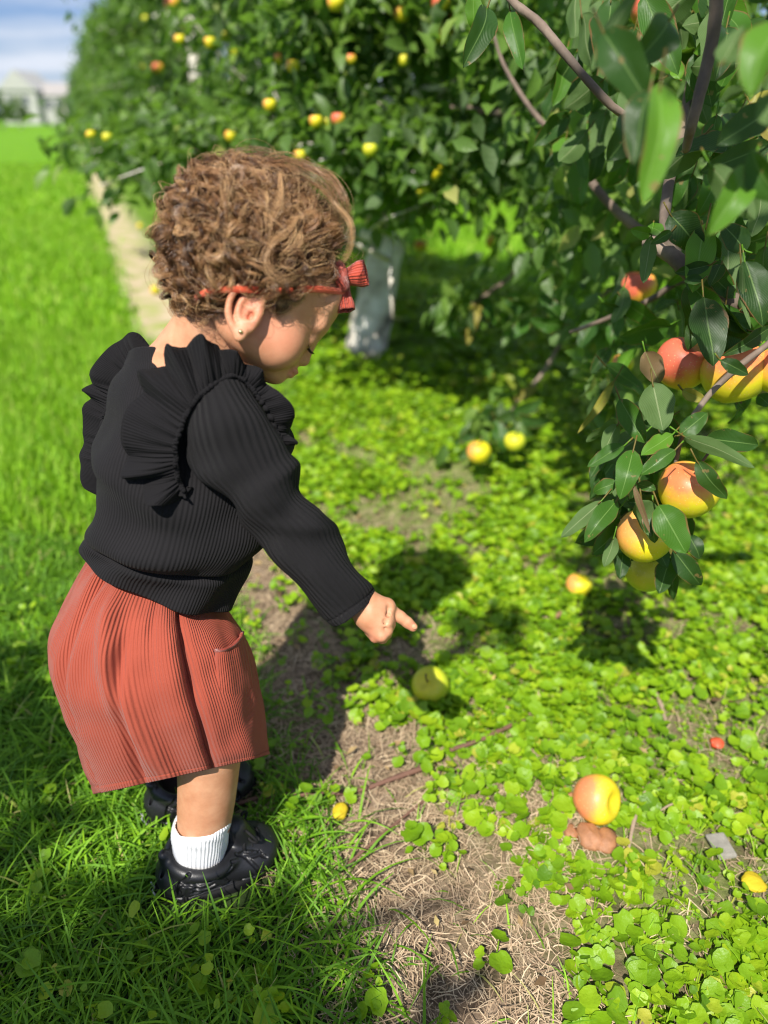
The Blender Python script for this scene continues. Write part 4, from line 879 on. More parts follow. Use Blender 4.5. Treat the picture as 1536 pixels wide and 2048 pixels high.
# fingernail of the pointing finger
ball('fingernail', w(1295, 795, .7545), (.0030, .0026, .0010), 'skin', A=np.stack([nrm(w(1275, 800) - w(1190, 730)), nrm(np.cross(-FWD, nrm(w(1275, 800) - w(1190, 730)))), -FWD]))
for sgn in (-1, 1):
    lb = MB()
    for i in range(26):
        q = i / 25 - .5; b0 = H3(.0965 - abs(q) * .006, sgn * (.022 + q * .018), -.0315); e = H3(.1045 - abs(q) * .004, sgn * (.022 + q * .026), -.0345 - .001 * abs(q))
        lb.add(*tube(np.array([b0, (b0 + e) / 2 + hu * -.0012, e]), [.00025, .0002, .00008], 3, 4))
    lb.build('eyelashes', M['lash'], CH)
for sgn in (-1, 1):
    eb = MB()
    for i in range(120):
        q = random.random(); p0 = H3(.1005 - .022 * q ** 2 + .001, sgn * (.010 + .026 * q), -.0135 - .003 * q + random.gauss(0, .0014)); e = p0 + HA.T @ np.array([-.001, sgn * .004, random.gauss(.0006, .0008)])
        eb.add(*tube(np.array([p0, (p0 + e) / 2 + hf * .0006, e]), [.0002, .0002, .00006], 3, 3), a=.35)
    eb.build('eyebrow', M['hair'], CH)

# --- lofts given by left and right outline points
def loft(name, secs, m, parent, n=80, mm=160, kz=None, disp=None, cap=False, uvu=1.0):
    """secs: Lx,Ly,Rx,Ry,t,dt,near,far (,kz) ; each ring an ellipse through both outline points"""
    A = cr_interp(np.array([list(s) + ([0] if len(s) < 9 else []) for s in secs], float), n)
    Ls = np.array([W(a[0], a[1], a[4] - a[5]) for a in A]); Rs = np.array([W(a[2], a[3], a[4] + a[5]) for a in A])
    Cc = (Ls + Rs) / 2; ax1 = (Rs - Ls) / 2; T = nrm(np.gradient(Cc, axis=0))
    ax2 = np.cross(ax1, T); ax2 = nrm(ax2); s_ = np.sign((ax2 * -FWD).sum(1)); ax2 *= s_[:, None]
    if kz is not None or len(secs[0]) > 8:
        k_ = A[:, 8] if len(secs[0]) > 8 else np.full(n, kz); ax2 = nrm(np.stack([np.zeros(n), -np.ones(n), k_], -1)); ax2 = nrm(ax2 - ax1 * ((ax2 * ax1).sum(1) / (ax1 * ax1).sum(1))[:, None])
    th = np.linspace(0, 2 * np.pi, mm + 1)
    th_c = np.cos(th); th_s = np.sin(th)
    ex = .85
    cx = np.sign(th_c) * np.abs(th_c) ** ex; sx = np.sign(th_s) * np.abs(th_s) ** ex
    dep = np.where(th_s[None] > 0, A[:, 6][:, None], A[:, 7][:, None])
    V = Cc[:, None] + cx[None, :, None] * ax1[:, None] + (sx[None] * dep)[..., None] * ax2[:, None]
    v = np.linspace(0, 1, n)
    nn = nrm(cx[None, :, None] * ax1[:, None] / (np.linalg.norm(ax1, axis=1)[:, None, None] + 1e-9) + sx[None, :, None] * ax2[:, None])
    if disp is not None: V = V + nn * disp(th[None, :] + 0 * v[:, None], v[:, None] + 0 * th[None, :], V)[..., None]
    uv = np.stack([np.broadcast_to(th[None] / (2 * np.pi), (n, mm + 1)), np.broadcast_to(v[:, None], (n, mm + 1))], -1).reshape(-1, 2)
    o = mesh(name, V.reshape(-1, 3), grid_faces(n, mm + 1), M[m], parent, uv=uv); return o, V, nn
def solid(o, t, off=-1):
    s = o.modifiers.new('thick', 'SOLIDIFY'); s.thickness = t; s.offset = off; return o
def bvh(V):
    n, m_ = V.shape[:2]; return BVHTree.FromPolygons([tuple(map(float, p)) for p in V.reshape(-1, 3)], grid_faces(n, m_).tolist())
def cast(tree, px, py):
    d = nrm(W(px, py, 1) - EYE); h = tree.ray_cast(Vector(EYE), Vector(d)); return None if h[0] is None else (np.array(h[0]), np.array(h[1]) * (-1 if np.dot(h[1], d) > 0 else 1))
def sstep(x, a, b): x = np.clip((x - a) / (b - a), 0, 1); return x * x * (3 - 2 * x)

# sweater body ; th 0 = right outline, pi = left outline, pi/2 = towards the lens
def dsw(th, v, V):
    x = np.cos(th)
    d = .0035 * np.sin(v * 30 + x * 2.2) * sstep(v, .2, .35) * (1 - sstep(v, .75, .9)) * (.6 + .4 * np.sin(3 * th + 5 * v))
    d += .006 * np.exp(-((v - .30 - .05 * x) / .05) ** 2) + .005 * np.exp(-((v - .42 + .09 * x) / .04) ** 2) * sstep(-x, -.9, .3) - .007 * np.exp(-((v - .215 - .012 * x) / .016) ** 2)
    d += .003 * np.exp(-((v - .55 + .12 * x) / .03) ** 2) * sstep(x, -.8, .4)
    d += .0022 * np.sin(7 * th + 9 * v) * (1 - v)
    d = d * 1.45 - .005 * np.exp(-((x + 1) / .3) ** 2) * sstep(v, .15, .35) + .0018 * vnoise(V.reshape(-1, 3), 38, 6).reshape(V.shape[:2])
    return d
SW = [(179, 1084, 462, 1203, .845, .012, .068, .065), (186, 1062, 484, 1150, .838, .012, .072, .07), (200, 1036, 502, 1100, .828, .01, .077, .075), (192, 985, 545, 1030, .812, .01, .080, .078),
      (196, 900, 570, 940, .795, .01, .075, .075), (212, 830, 575, 880, .785, .005, .070, .07), (232, 765, 552, 815, .775, 0, .056, .06), (247, 727, 500, 757, .772, 0, .042, .05), (258, 716, 440, 742, .772, 0, .036, .04)]
sw, SV, SN = loft('sweater', SW, 'sweater', CH, 150, 260, disp=dsw); solid(sw, .0025, -1)
T_sw = bvh(SV)
# neckline band
def strip_on(name, pts, wd, m, lift, n=60, uvk=1, close=False, sag=0):
    P = np.array([W(*p) for p in pts]); P = cr_interp(P, n); return P
nb = SV[-1]; v, f1, f2 = tube(nb[:-1:3] * 1.0, np.full(len(nb[:-1:3]), .0028), 6); mesh('neckband', v, [f1, f2], M['sweater'], sw, uv=np.stack([np.arange(len(v)) / 40, np.zeros(len(v))], -1))
# sleeve : rings from shoulder to cuff by its two edges
def dsl(th, v, V):
    x = np.cos(th)
    d = .0035 * np.sin(v * 40 + 3 * x) * np.exp(-((v - .52) / .13) ** 2) + .005 * np.exp(-((v - .47 + .06 * x) / .028) ** 2) * sstep(x, -.5, .5) + .004 * np.exp(-((v - .60 - .05 * x) / .03) ** 2) * sstep(x, -.8, .2)
    d += .0020 * np.sin(v * 22 + th * 2) - .0018 * np.exp(-((v - .945) / .006) ** 2)
    d += .0016 * vnoise(V.reshape(-1, 3), 45, 16).reshape(V.shape[:2])
    return d
SL = [(392, 800, 470, 748, .722, .0, .022, .022), (382, 830, 492, 765, .718, 0, .030, .032), (374, 872, 532, 822, .718, 0, .036, .038), (378, 915, 562, 885, .722, 0, .037, .036), (420, 965, 592, 948, .728, 0, .038, .034), (478, 1030, 622, 1005, .735, 0, .034, .032),
      (530, 1098, 668, 1062, .741, 0, .031, .03), (590, 1165, 706, 1120, .746, 0, .029, .028), (640, 1220, 735, 1164, .750, 0, .027, .026), (667, 1249, 751, 1188, .752, 0, .0262, .026)]
sl_, LV, LN = loft('sleeve', SL, 'sleeve', CH, 130, 120, disp=dsl); solid(sl_, .003, -1); T_sl = bvh(LV)
SL2 = [(215, 850, 330, 780, .82, .0, .03, .03), (250, 930, 370, 860, .85, 0, .034, .034), (320, 1000, 430, 900, .885, 0, .032, .032), (390, 1060, 480, 980, .885, 0, .025, .025), (420, 1090, 500, 1030, .87, 0, .02, .02)]
loft('sleeve', SL2, 'sleeve', CH, 50, 60, disp=dsl)
# far sleeve shoulder bulk at the left outline
# ruffles
def ruffle(name, inner, outer, folds, amp, n=420, mrow=22, flare=.5, seed=0, lift=.004, fold2=2.3):
    """inner/outer: (px,py,t) polylines ; gathered fabric fanning from the seam"""
    I = cr_interp(np.array([W(*p) for p in inner]), n); O = cr_interp(np.array([W(*p) for p in outer]), n); r = np.random.default_rng(seed)
    s = np.linspace(0, 1, n); ph = s * folds * 2 * np.pi + 1.6 * np.sin(s * 9 + seed) + 1.3 * np.sin(s * 23 + 2)
    T = nrm(np.gradient(I, axis=0)); Dv = O - I; Nn = nrm(np.cross(T, Dv)); Nn *= np.sign((Nn * -FWD).sum(1))[:, None]
    q = np.linspace(0, 1, mrow); V = np.zeros((n, mrow, 3))
    am = amp * (1 + .45 * np.sin(s * 13 + seed)); win = (sstep(s, -.02, .07) * (1 - sstep(s, .93, 1.02))); Dv = Dv * (.12 + .88 * win)[:, None]; am = am * win
    for j, qq in enumerate(q):
        g_ = qq ** 1.1
        off = lift + .016 * math.sin(qq * math.pi * .62) * flare
        wv = np.sin(ph + .5 * qq); sh = np.sign(wv) * np.abs(wv) ** .8
        fine = .0018 * np.sin(ph * 5.1 + 2) * (1 - qq) 
        lump = .0035 * qq * vnoise(np.stack([s * 9, np.full(n, qq * 1.3)], -1), 1.0, seed + 5)
        V[:, j] = I + Nn * lump[:, None] + Dv * (g_ * (1 + .035 * qq * np.sin(ph * .5 + 1.3)))[:, None] + Nn * (off + am * g_ * sh + fine)[:, None] + T * (.75 * am * g_ * np.sin(2 * ph + .6))[:, None] * .22
    uv = np.stack(np.broadcast_arrays(s[:, None], q[None, :]), -1).reshape(-1, 2)
    o = mesh(name, V.reshape(-1, 3), grid_faces(n, mrow), M['ruffle'], CH, uv=uv); solid(o, .0018, 0)
    # gathered ridge on the seam and a rolled outer edge
    k = np.arange(n); rp = I + Nn * (lift + .002 + .0012 * np.sin(ph * 6))[:, None]; v, f1, f2 = tube(rp, .0022 + .0009 * np.sin(ph * 7.3), 7); mesh('gathered_seam', v, [f1, f2], M['ruffle'], o, uv=np.zeros((len(v), 2)))
    ed = V[:, -1]; v, f1, f2 = tube(ed[::2], np.full(len(ed[::2]), .0012), 5); mesh('rolled_edge', v, [f1, f2], M['ruffle'], o, uv=np.zeros((len(v), 2)))
    return o
ruffle('ruffle', [(372, 985, .722), (361, 960, .716), (358, 915, .702), (363, 877, .695), (384, 822, .692), (409, 786, .695), (462, 754, .702), (503, 785, .712), (535, 835, .722), (556, 895, .735)],
       [(395, 985, .722), (330, 995, .722), (274, 953, .722), (258, 900, .720), (276, 825, .715), (298, 770, .710), (350, 706, .700), (405, 690, .695), (450, 706, .700), (506, 752, .715), (552, 796, .725), (573, 846, .738), (566, 905, .748)], 10.5, .0115, seed=1)
ruffle('ruffle', [(312, 712, .785), (272, 728, .79), (240, 765, .80), (222, 820, .81), (212, 880, .815), (216, 950, .82), (224, 1000, .825)],
       [(308, 690, .80), (256, 682, .80), (198, 745, .815), (194, 800, .825), (180, 868, .83), (190, 935, .835), (212, 995, .83)], 5, .0045, n=260, seed=2, flare=.3)

# skirt
SK = [(188, 1070, 440, 1180, .850, .01, .050, .055, .3), (182, 1096, 436, 1206, .850, .01, .056, .06, .3), (143, 1160, 455, 1232, .850, .01, .074, .07, .35), (110, 1236, 482, 1270, .855, .01, .090, .085, .4), (102, 1306, 500, 1312, .862, .01, .098, .09, .45),
      (115, 1378, 513, 1372, .870, .01, .100, .095, .55), (138, 1452, 524, 1432, .880, .01, .096, .095, .65), (162, 1528, 533, 1482, .888, .01, .088, .09, .8), (186, 1588, 536, 1510, .892, .01, .078, .085, .95)]
def dsk(th, v, V):
    g_ = np.sin(th * 17 + 2.5 * np.sin(th * 3)) * .0030 * np.exp(-v / .10) + np.sin(th * 37 + 2 * np.sin(th * 5)) * .0012 * np.exp(-v / .08)
    x = np.cos(th)
    # long drape folds
    def fold(x0, x1, w_, a, v0=.15, v1=1.0): return a * np.exp(-((x - (x0 + (x1 - x0) * v)) / w_) ** 2) * sstep(v, v0, v0 + .2) * np.where(np.sin(th) > 0, 1, .4)
    d = g_ + fold(-.28, .02, .09, .013, .05) - fold(.04, -.20, .045, .011, .25) + fold(.30, .30, .12, .008, .0) - fold(.50, .44, .05, .015, .05) + fold(.75, .80, .12, .006, .1) - fold(-.45, -.80, .06, .008, .0) - .006 * np.exp(-((x + 1) / .25) ** 2) + fold(.12, .02, .03, .004, -.1, 0) * np.exp(-v * 4) - fold(.2, .1, .03, .006, -.2, 0) * np.exp(-v * 4)
    d += .0016 * vnoise(V.reshape(-1, 3), 26, 9).reshape(V.shape[:2]) + .0016 * vnoise(V.reshape(-1, 3), 70, 4).reshape(V.shape[:2]) * (1.2 - v)
    d += .0035 * np.sin(5 * th + 4 * v) * v - .0010 * np.exp(-((v - .965) / .004) ** 2)
    return d
sk, KV, KN = loft('skirt', SK, 'corduroy', CH, 170, 420, disp=dsk); solid(sk, .0025, -1); T_sk = bvh(KV)
# patch pocket : a bag of the same cloth standing off the skirt, with a turned lip
pk = [((430, 1300), (488, 1264)), ((431, 1325), (496, 1292)), ((433, 1355), (504, 1330)), ((436, 1385), (510, 1366)), ((440, 1410), (514, 1395))]
n, m_ = 30, 26; A = cr_interp(np.array([[*a, *b_] for a, b_ in pk]), n); PV = np.zeros((n, m_, 3)); last = None
for i in range(n):
    for j in range(m_):
        q = j / (m_ - 1); px = A[i, 0] * (1 - q) + A[i, 2] * q; py = A[i, 1] * (1 - q) + A[i, 3] * q + (9 * math.sin(math.pi * q) if i < 6 else 9 * math.sin(math.pi * q) * max(0, 1 - (i - 6) / 8))
        h = cast(T_sk, px - 3 * (q > .9), py); p = h[0] if h else last; last = p
        puff = .011 * math.sin(math.pi * min(1, q * .9 + .02)) ** .6 * max(0, 1 - i / n) ** 1.2 - .0026 * i / n - (.002 if q < .02 or q > .98 else 0)
        PV[i, j] = p - FWD * puff + RIGHT * puff * .3
uvp = np.stack(np.broadcast_arrays(np.linspace(0, 1, m_)[None, :] * np.ones((n, 1)), np.linspace(0, 1, n)[:, None]), -1).reshape(-1, 2)
po = mesh('pocket', PV.reshape(-1, 3), grid_faces(n, m_), M['corduroy_pocket'], sk, uv=uvp); solid(po, .0012, 0)
v, f1, f2 = tube(PV[0], np.full(m_, .0021), 8); mesh('pocket_lip', v, [f1, f2], M['corduroy_small'], sk, uv=np.stack([np.arange(len(v)) / 60, np.zeros(len(v))], -1))

# socks
def ring_sock(cx, cy, t, rx, h=.028):
    pass
so, _, _ = loft('sock', [(352, 1640, 462, 1626, .920, 0, .034, .034, .15), (345, 1656, 463, 1638, .924, 0, .0365, .036, .15), (346, 1674, 460, 1656, .931, 0, .035, .035, .15), (350, 1704, 454, 1694, .943, 0, .031, .031, .15), (362, 1740, 444, 1732, .955, 0, .022, .022, .15)], 'sock', CH, 24, 64,
     disp=lambda th, v, V: .0012 * np.exp(-((v - .12) / .1) ** 2) + .0006 * np.sin(th * 9 + v * 20)); solid(so, .002, -1)

# shoes : built in the foot's own frame (x toe, y left, z up), real size
fx, fy = np.array([.906, .42, 0]), np.array([-.42, .906, 0]); FA = np.stack([fx, fy, [0, 0, 1]])
def shoe(cx, cy, yaw, name_):
    ca, sa = math.cos(yaw), math.sin(yaw); Fx = np.array([ca, sa, 0]); Fy = np.array([-sa, ca, 0])
    def L2(x, y, z): return np.array([x, y, z])
    s = SDF(np.arange(-.085, .095, .0010), np.arange(-.048, .048, .0010), np.arange(-.004, .098, .0010)); I3 = np.eye(3)
    s.ell((-.036, 0, .030), (.036, .031, .034), None, .012); s.ell((.0, 0, .026), (.045, .033, .030), None, .012); s.ell((.040, .001, .022), (.038, .036, .026), None, .012)
    s.ell((-.020, 0, .036), (.042, .032, .022), None, .010)
    s.tor((-.014, 0, .050), .0330, .0075, [[.98, 0, -.18], [0, 1, 0], [.18, 0, .98]], .006, sx=1.12)         # padded collar
    s.cone((.034, 0, .042), (.026, 0, .072), .015, .012, .008)                                             # tongue
    s.cone((.040, 0, .040), (.030, 0, .068), .012, .012, .006)
    s.cone((-.054, 0, .04), (-.058, 0, .066), .0085, .0065, .006)                                           # heel tab
    s.ell((-.014, 0, .070), (.034, .0295, .038), None, .004, 'sub')                                        # opening
    # seams
    for (a, b_) in (((-.040, -.035, .056), (-.058, -.026, .010)), ((-.040, .035, .056), (-.058, .026, .010)), ((-.010, -.037, .046), (.014, -.037, .014)), ((-.010, .037, .046), (.014, .037, .014)), ((.014, -.028, .050), (.052, -.022, .036)), ((.014, .028, .050), (.052, .022, .036)), ((-.068, -.008, .010), (-.062, -.010, .060)), ((-.05, -.0335, .022), (.0, -.037, .018)), ((.0, -.037, .018), (.05, -.036, .017)), ((-.05, .0335, .022), (.0, .037, .018)), ((-.030, -.037, .038), (.002, -.0365, .032))):
        s.cone(a, b_, .0024, .0024, .0010, 'sub')
    for x in (.046,): s.tor((.020, 0, .012), .040, .0016, I3, .0025, 'sub', 1.25)
    for q in range(3): s.cone((-.046 + .009 * q, -.034, .048 - .002 * q), (-.052 + .009 * q, -.033, .026), .0022, .0022, .003, 'sub')
    def surf(x, z, sg):
        i, k = int(np.argmin(abs(s.xs - x))), int(np.argmin(abs(s.zs - z))); col = s.f[i, :, k]; js = np.where(col < 0)[0]
        return None if len(js) == 0 else np.array([x, s.ys[js[0] if sg < 0 else js[-1]], z])
    for sg in (-1, 1):
        for path, rr in (([(-.036, .060), (-.046, .046), (-.050, .032), (-.044, .014)], .0026), ([(-.016, .047), (-.006, .038), (.004, .026), (.020, .014)], .0024), ([(-.072, .017), (-.03, .019), (.03, .018), (.074, .015)], .0026), ([(.022, .050), (.034, .040), (.042, .028), (.046, .014)], .0024),
                         ([(-.046, .043), (-.028, .039), (-.008, .040), (.012, .047)], .0022), ([(.030, .046), (.044, .042), (.056, .034)], .0020), ([(-.036, .034), (-.022, .030), (-.010, .031)], .0016), ([(-.038, .027), (-.022, .023), (-.004, .024)], .0016)):
            P = [surf(a[0], a[1], sg) for a in cr_interp(np.array(path), 18)]; P = [p for p in P if p is not None]
            if len(P) > 2: s.chain(P, [rr] * len(P), .0008, 'sub')
    s.ell((0, 0, -.02), (.2, .2, .024), None, .002, 'sub')
    V, F = s.nets(); A = np.stack([Fx, Fy, [0, 0, 1]]); tr = lambda V: np.asarray(V) * [1.06, 1.12, 1.08] @ A + np.array([cx, cy, 0])
    sh = mesh('shoe', tr(V), F, M['leather'], CH)
    ph = np.linspace(0, 2 * np.pi, 60, endpoint=False); ox = np.cos(ph) * .078 + .002; oy = np.sin(ph) * (.034 + .004 * np.cos(ph)); rows = []
    for z, k in ((.000, .95), (.002, 1.0), (.006, 1.0), (.010, 1.01), (.013, 1.0), (.015, .95)): rows.append(np.stack([ox * k, oy * k, np.full(60, z)], -1))
    V = np.array(rows).reshape(-1, 3); V = np.vstack([V, [0, 0, 0], [0, 0, .016]]); j = np.arange(60); F3 = np.vstack([np.stack([np.full(60, 360), (j + 1) % 60, j], -1), np.stack([np.full(60, 361), 300 + j, 300 + (j + 1) % 60], -1)]); mesh('sole', tr(V), [grid_faces(6, 60, True), F3], M['rubber'], sh)
    lm = MB()
    for q in range(4):
        x = .032 + .009 * q; z = .058 - .0070 * q; P = np.array([[x, -.018, z - .010], [x + .003, -.008, z + .001], [x + .004, 0, z + .003], [x + .003, .008, z + .001], [x, .018, z - .010]]); lm.add(*tube(P, [.0022] * 5, 6, 12))
    for sg in (-1, 1):
        P = np.array([[.036, 0, .064], [.040, sg * .014, .070], [.048, sg * .022, .060], [.042, sg * .015, .056], [.036, 0, .062]]); lm.add(*tube(P, [.0018] * 5, 6, 20))
    lm.V = [tr(v) for v in lm.V]; lm.build('laces', M['rubber'], sh)
    tb = MB(); tb.add(*tube(np.array([[-.074, -.010, .012], [-.078, -.003, .018], [-.075, .004, .013], [-.078, .008, .020]]), [.0012] * 4, 6, 12)); tb.V = [tr(v) for v in tb.V]; tb.build('silver_trim', M['silver_trim'], sh)
    return sh
gR = W(403, 1680, .935) + fx * .014; shoe(gR[0], gR[1] , math.atan2(.42, .906), 'near')
gL = G(398, 1585, .02); shoe(gL[0], gL[1], math.atan2(.42, .906) + .1, 'far')

# --- headband and bow
def hband(ph, lift=.003, wob=0):
    # around the head through forehead and nape
    a = math.cos(ph); l = math.sin(ph); r = 1.0
    return H3(.004 + a * .0925, l * .074, -.004 + .018 * a - .010 * (1 - abs(a)) * 0)
P = np.array([H3(*q) for q in [(.0985, .002, .036), (.095, -.020, .034), (.084, -.043, .024), (.065, -.060, .009), (.040, -.069, -.014), (.018, -.071, -.030), (-.002, -.068, -.046), (-.012, -.055, -.058), (-.014, -.034, -.066), (-.016, -.012, -.068), (-.016, .012, -.068), (-.014, .034, -.066), (-.010, .056, -.056), (.010, .070, -.036), (.040, .069, -.014), (.075, .052, .015), (.095, .022, .034), (.0985, .002, .036)]])
hb_ = []
n = 160; Q = cr_interp(P, n); T = nrm(np.gradient(Q, axis=0)); OUT = nrm(Q - HC); SIDE = nrm(np.cross(T, OUT)); th = np.linspace(0, 2 * np.pi, 13)
V = Q[:, None] + np.cos(th)[None, :, None] * SIDE[:, None] * .0033 + np.sin(th)[None, :, None] * OUT[:, None] * .0022
mesh('headband', V.reshape(-1, 3), grid_faces(n, 13), M['band'], CH, uv=np.stack(np.broadcast_arrays(np.linspace(0, 1, 13)[None, :] * .2 * np.ones((n, 1)), np.linspace(0, 1, n)[:, None]), -1).reshape(-1, 2))
bt = .735
def bowloop(a, b_, w0, w1, t0, t1, fat=.008, name='bow_loop', parent=None):
    """puffed loop from knot point a to end b_ (photo positions)"""
    P0, P1 = W(*a, t0), W(*b_, t1); d = P1 - P0; L = np.linalg.norm(d); d /= L; n_ = nrm(-FWD - d * (-FWD @ d)); s = np.cross(d, n_)
    K, mm = 22, 25; u = np.linspace(0, 1, K); th = np.linspace(0, 2 * np.pi, mm); V = np.zeros((K, mm, 3))
    for i, uu in enumerate(u):
        hw = (w0 + (w1 - w0) * min(1, uu * 1.3)) / FPX * t0 / 2; ft = fat * math.sin(math.pi * min(1, .15 + uu * .62)) 
        V[i] = P0 + d * L * uu + np.cos(th)[:, None] * s * hw * (1 + .03 * np.sin(uu * 9)) + np.sin(th)[:, None] * n_ * ft + n_ * .0012 * np.sin(np.cos(th)[:, None] * 6)
    return mesh(name, V.reshape(-1, 3), grid_faces(K, mm), M['corduroy_small'], parent, uv=np.stack(np.broadcast_arrays(np.linspace(0, 1, mm)[None, :] * np.ones((K, 1)), u[:, None]), -1).reshape(-1, 2))
bow = bowloop((676, 560), (732, 545), 14, 48, .728, .722, .009, 'bow', CH); solid(bow, .0015, 0)
solid(bowloop((684, 568), (692, 621), 22, 34, .730, .726, .007, 'bow_loop', bow), .0012, 0)
kn = cr_interp(np.array([W(672, 530, .716), W(680, 545, .713), W(684, 562, .713), W(690, 580, .718)]), 10); v, f1, f2 = tube(kn, [.0065, .0072, .0075, .0072, .007, .007, .0066, .0065, .006, .0055], 14); mesh('bow_knot', v, [f1, f2], M['corduroy_small'], bow, uv=np.stack([np.arange(len(v)) % 14 / 14, np.arange(len(v)) / len(v)], -1))

# --- hair : curls made of strands
hr = np.random.default_rng(21)
def scalp_pt(d, lift=0.0):
    """point and outward normal on the skull in head coordinates for direction d"""
    c = np.array([.006, 0, .006]); r = np.array([.078, .066, .068]); d = nrm(d); k = 1 / np.sqrt(((d / r) ** 2).sum(-1, keepdims=True)); p = d * k; n_ = nrm(p / r ** 2); return c + p + n_ * lift, n_
def has_hair(p):
    a, l, b_ = p[..., 0], np.abs(p[..., 1]), p[..., 2]
    front = .044 + .038 * np.clip((b_ - .015) / .04, 0, 1)           # hairline at the forehead / temple
    low = np.where(a > .012, -.022 - .0 * a, np.where(a < -.01, -.070, -.052)); low = np.where((a > .040) & (l > .03), -.030, low)
    ear = ((a - .030) ** 2 + (b_ + .036) ** 2 < .020 ** 2) & (l > .04)
    return (a < front) & (b_ > low) & ~ear
SV_, SF_ = [], []
strP, strR, strW, strC = [], [], [], []
def lock(p0, n0, flow, Lk, rc, pitch, ns, lift0, K=26, tone=.5, wr=.00022, drop=0.0, spread=.0022, taper=.6):
    """one curl: helix round a centre line that follows the scalp"""
    s = np.linspace(0, 1, K); c = np.zeros((K, 3)); c[0] = p0; dcur = nrm(flow - n0 * (flow @ n0)); nn = n0; cc = np.array([.006, 0, .006]); rr = np.array([.078, .066, .068])
    fr = [(dcur, nn)]
    for i in range(1, K):
        q = c[i - 1] + dcur * Lk / (K - 1)
        rel = q - cc; k_ = math.sqrt(((rel / rr) ** 2).sum()); surf = rel / k_; n_ = nrm(surf / rr ** 2); hgt = lift0 * .80 * math.sin(min(1, s[i] * 2.2) * math.pi / 2)
        on = cc + surf + n_ * hgt
        free = max(0, s[i] - .55) * drop
        q = on * (1 - min(1, free)) + q * min(1, free) if free > 0 else on
        c[i] = q; nn = n_; dd = dcur + hr.normal(0, .05, 3) + np.array([0, 0, -drop * .08]); dcur = nrm(dd - nn * (dd @ nn) * (1 - min(1, free)))
        fr.append((dcur, nn))
    D = np.array([f_[0] for f_ in fr]); Nn = np.array([f_[1] for f_ in fr]); Sd = nrm(np.cross(D, Nn)); Nn = np.cross(Sd, D)
    ph0 = hr.uniform(0, 6.28); sg = hr.choice([-1, 1])
    for _ in range(ns):
        jr = hr.normal(1, .13); jp = hr.normal(0, .20); off = hr.normal(0, spread, 3); L_ = hr.uniform(.8, 1.05); fz = hr.normal(0, .06, 2)
        ph = ph0 + jp + sg * s * L_ * Lk / pitch * 2 * np.pi + .3 * np.sin(s * 7 + jp * 9)
        ra = rc * jr * sstep(s, 0, .22) * (1 + .15 * np.sin(s * 5 + jp))
        X = c[0] + (c - c[0]) * L_ + (np.cos(ph) * ra)[:, None] * Sd + (np.sin(ph) * ra)[:, None] * Nn + off * sstep(s, 0, .3)[:, None] + (s ** 2)[:, None] * (fz[0] * Sd + fz[1] * Nn) * .06
        strP.append(X); strR.append(wr * (1 - taper * s)); strC.append(np.clip(tone + hr.normal(0, .09) + .15 * s, 0, 1))
def dirs(n):
    d = nrm(hr.normal(size=(n, 3))); return d
# under-layer : short soft hair covering the scalp
cnt = 0
for d in dirs(9000):
    p, n_ = scalp_pt(d, .0)
    if not has_hair(p) or p[1] > .035 and p[0] < .03 and False: continue
    if p[1] > .055: continue
    fl = np.array([.3, 0, -.25]) + hr.normal(0, .6, 3); lock(p, n_, fl, hr.uniform(.016, .034), hr.uniform(.001, .0035), .018, 2, .005, K=9, tone=.42, spread=.001, wr=.00024)
    cnt += 1
    if cnt > 2600: break
# ringlets at the back and sides
cnt = 0
for d in dirs(6000):
    p, n_ = scalp_pt(d)
    if not has_hair(p) or p[1] > .05: continue
    back = p[0] < .0 or p[2] < .01
    if not back: continue
    if p[0] > .03 and p[2] > -.01: continue
    fl = np.array([-.1, 0, -1.0]) + hr.normal(0, .75, 3)
    Lk = hr.uniform(.026, .05); k = hr.uniform(.0045, .0092)
    lock(p, n_, fl, Lk, k, k * hr.uniform(1.5, 2.4), 15, hr.uniform(.008, .016) + (.005 if p[0] < 0 else 0), K=36, tone=hr.uniform(.12, .80), drop=.35 if p[2] < -.01 else .1, spread=.0008, wr=.00026)
    cnt += 1
    if cnt > 230: break
# flat ring curls
def ring(p0, n0, rc, turns, ns, lift, tone, K=40, wr=.00024):
    t1 = nrm(np.cross(n0, hr.normal(size=3))); t2 = np.cross(n0, t1); s = np.linspace(0, 1, K); sg = hr.choice([-1, 1]); a0 = hr.uniform(0, 6.28); tilt = nrm(n0 + hr.normal(0, .6, 3)); t1 = nrm(t1 - tilt * (t1 @ tilt)); t2 = np.cross(tilt, t1)
    for _ in range(ns):
        r_ = rc * hr.normal(1, .17) * (1 - .45 * s + .08 * np.sin(s * 9 + hr.uniform(0, 6))); a = a0 + hr.normal(0, .14) + sg * s * turns * 2 * np.pi * hr.uniform(.85, 1.1); z = lift * sstep(s, 0, .15) + hr.normal(0, .0012) + .003 * np.sin(a + 1) 
        strP.append(p0 + (np.cos(a) * r_)[:, None] * t1 + (np.sin(a) * r_)[:, None] * t2 + z[:, None] * n0 + hr.normal(0, .0006, 3)); strR.append(wr * (1 - .5 * s)); strC.append(np.clip(tone + hr.normal(0, .08) + .12 * np.sin(a * 1.0), 0, 1))
cnt = 0
for d in dirs(6000):
    p, n_ = scalp_pt(d)
    if not has_hair(p) or p[1] > .03 or (p[0] > .045 and p[2] > -.01) or p[2] > .055: continue
    ring(p, n_, hr.uniform(.0045, .0115), hr.uniform(.7, 1.9), 20, hr.uniform(.010, .021), hr.uniform(.20, .78)); cnt += 1
    if cnt > 210: break
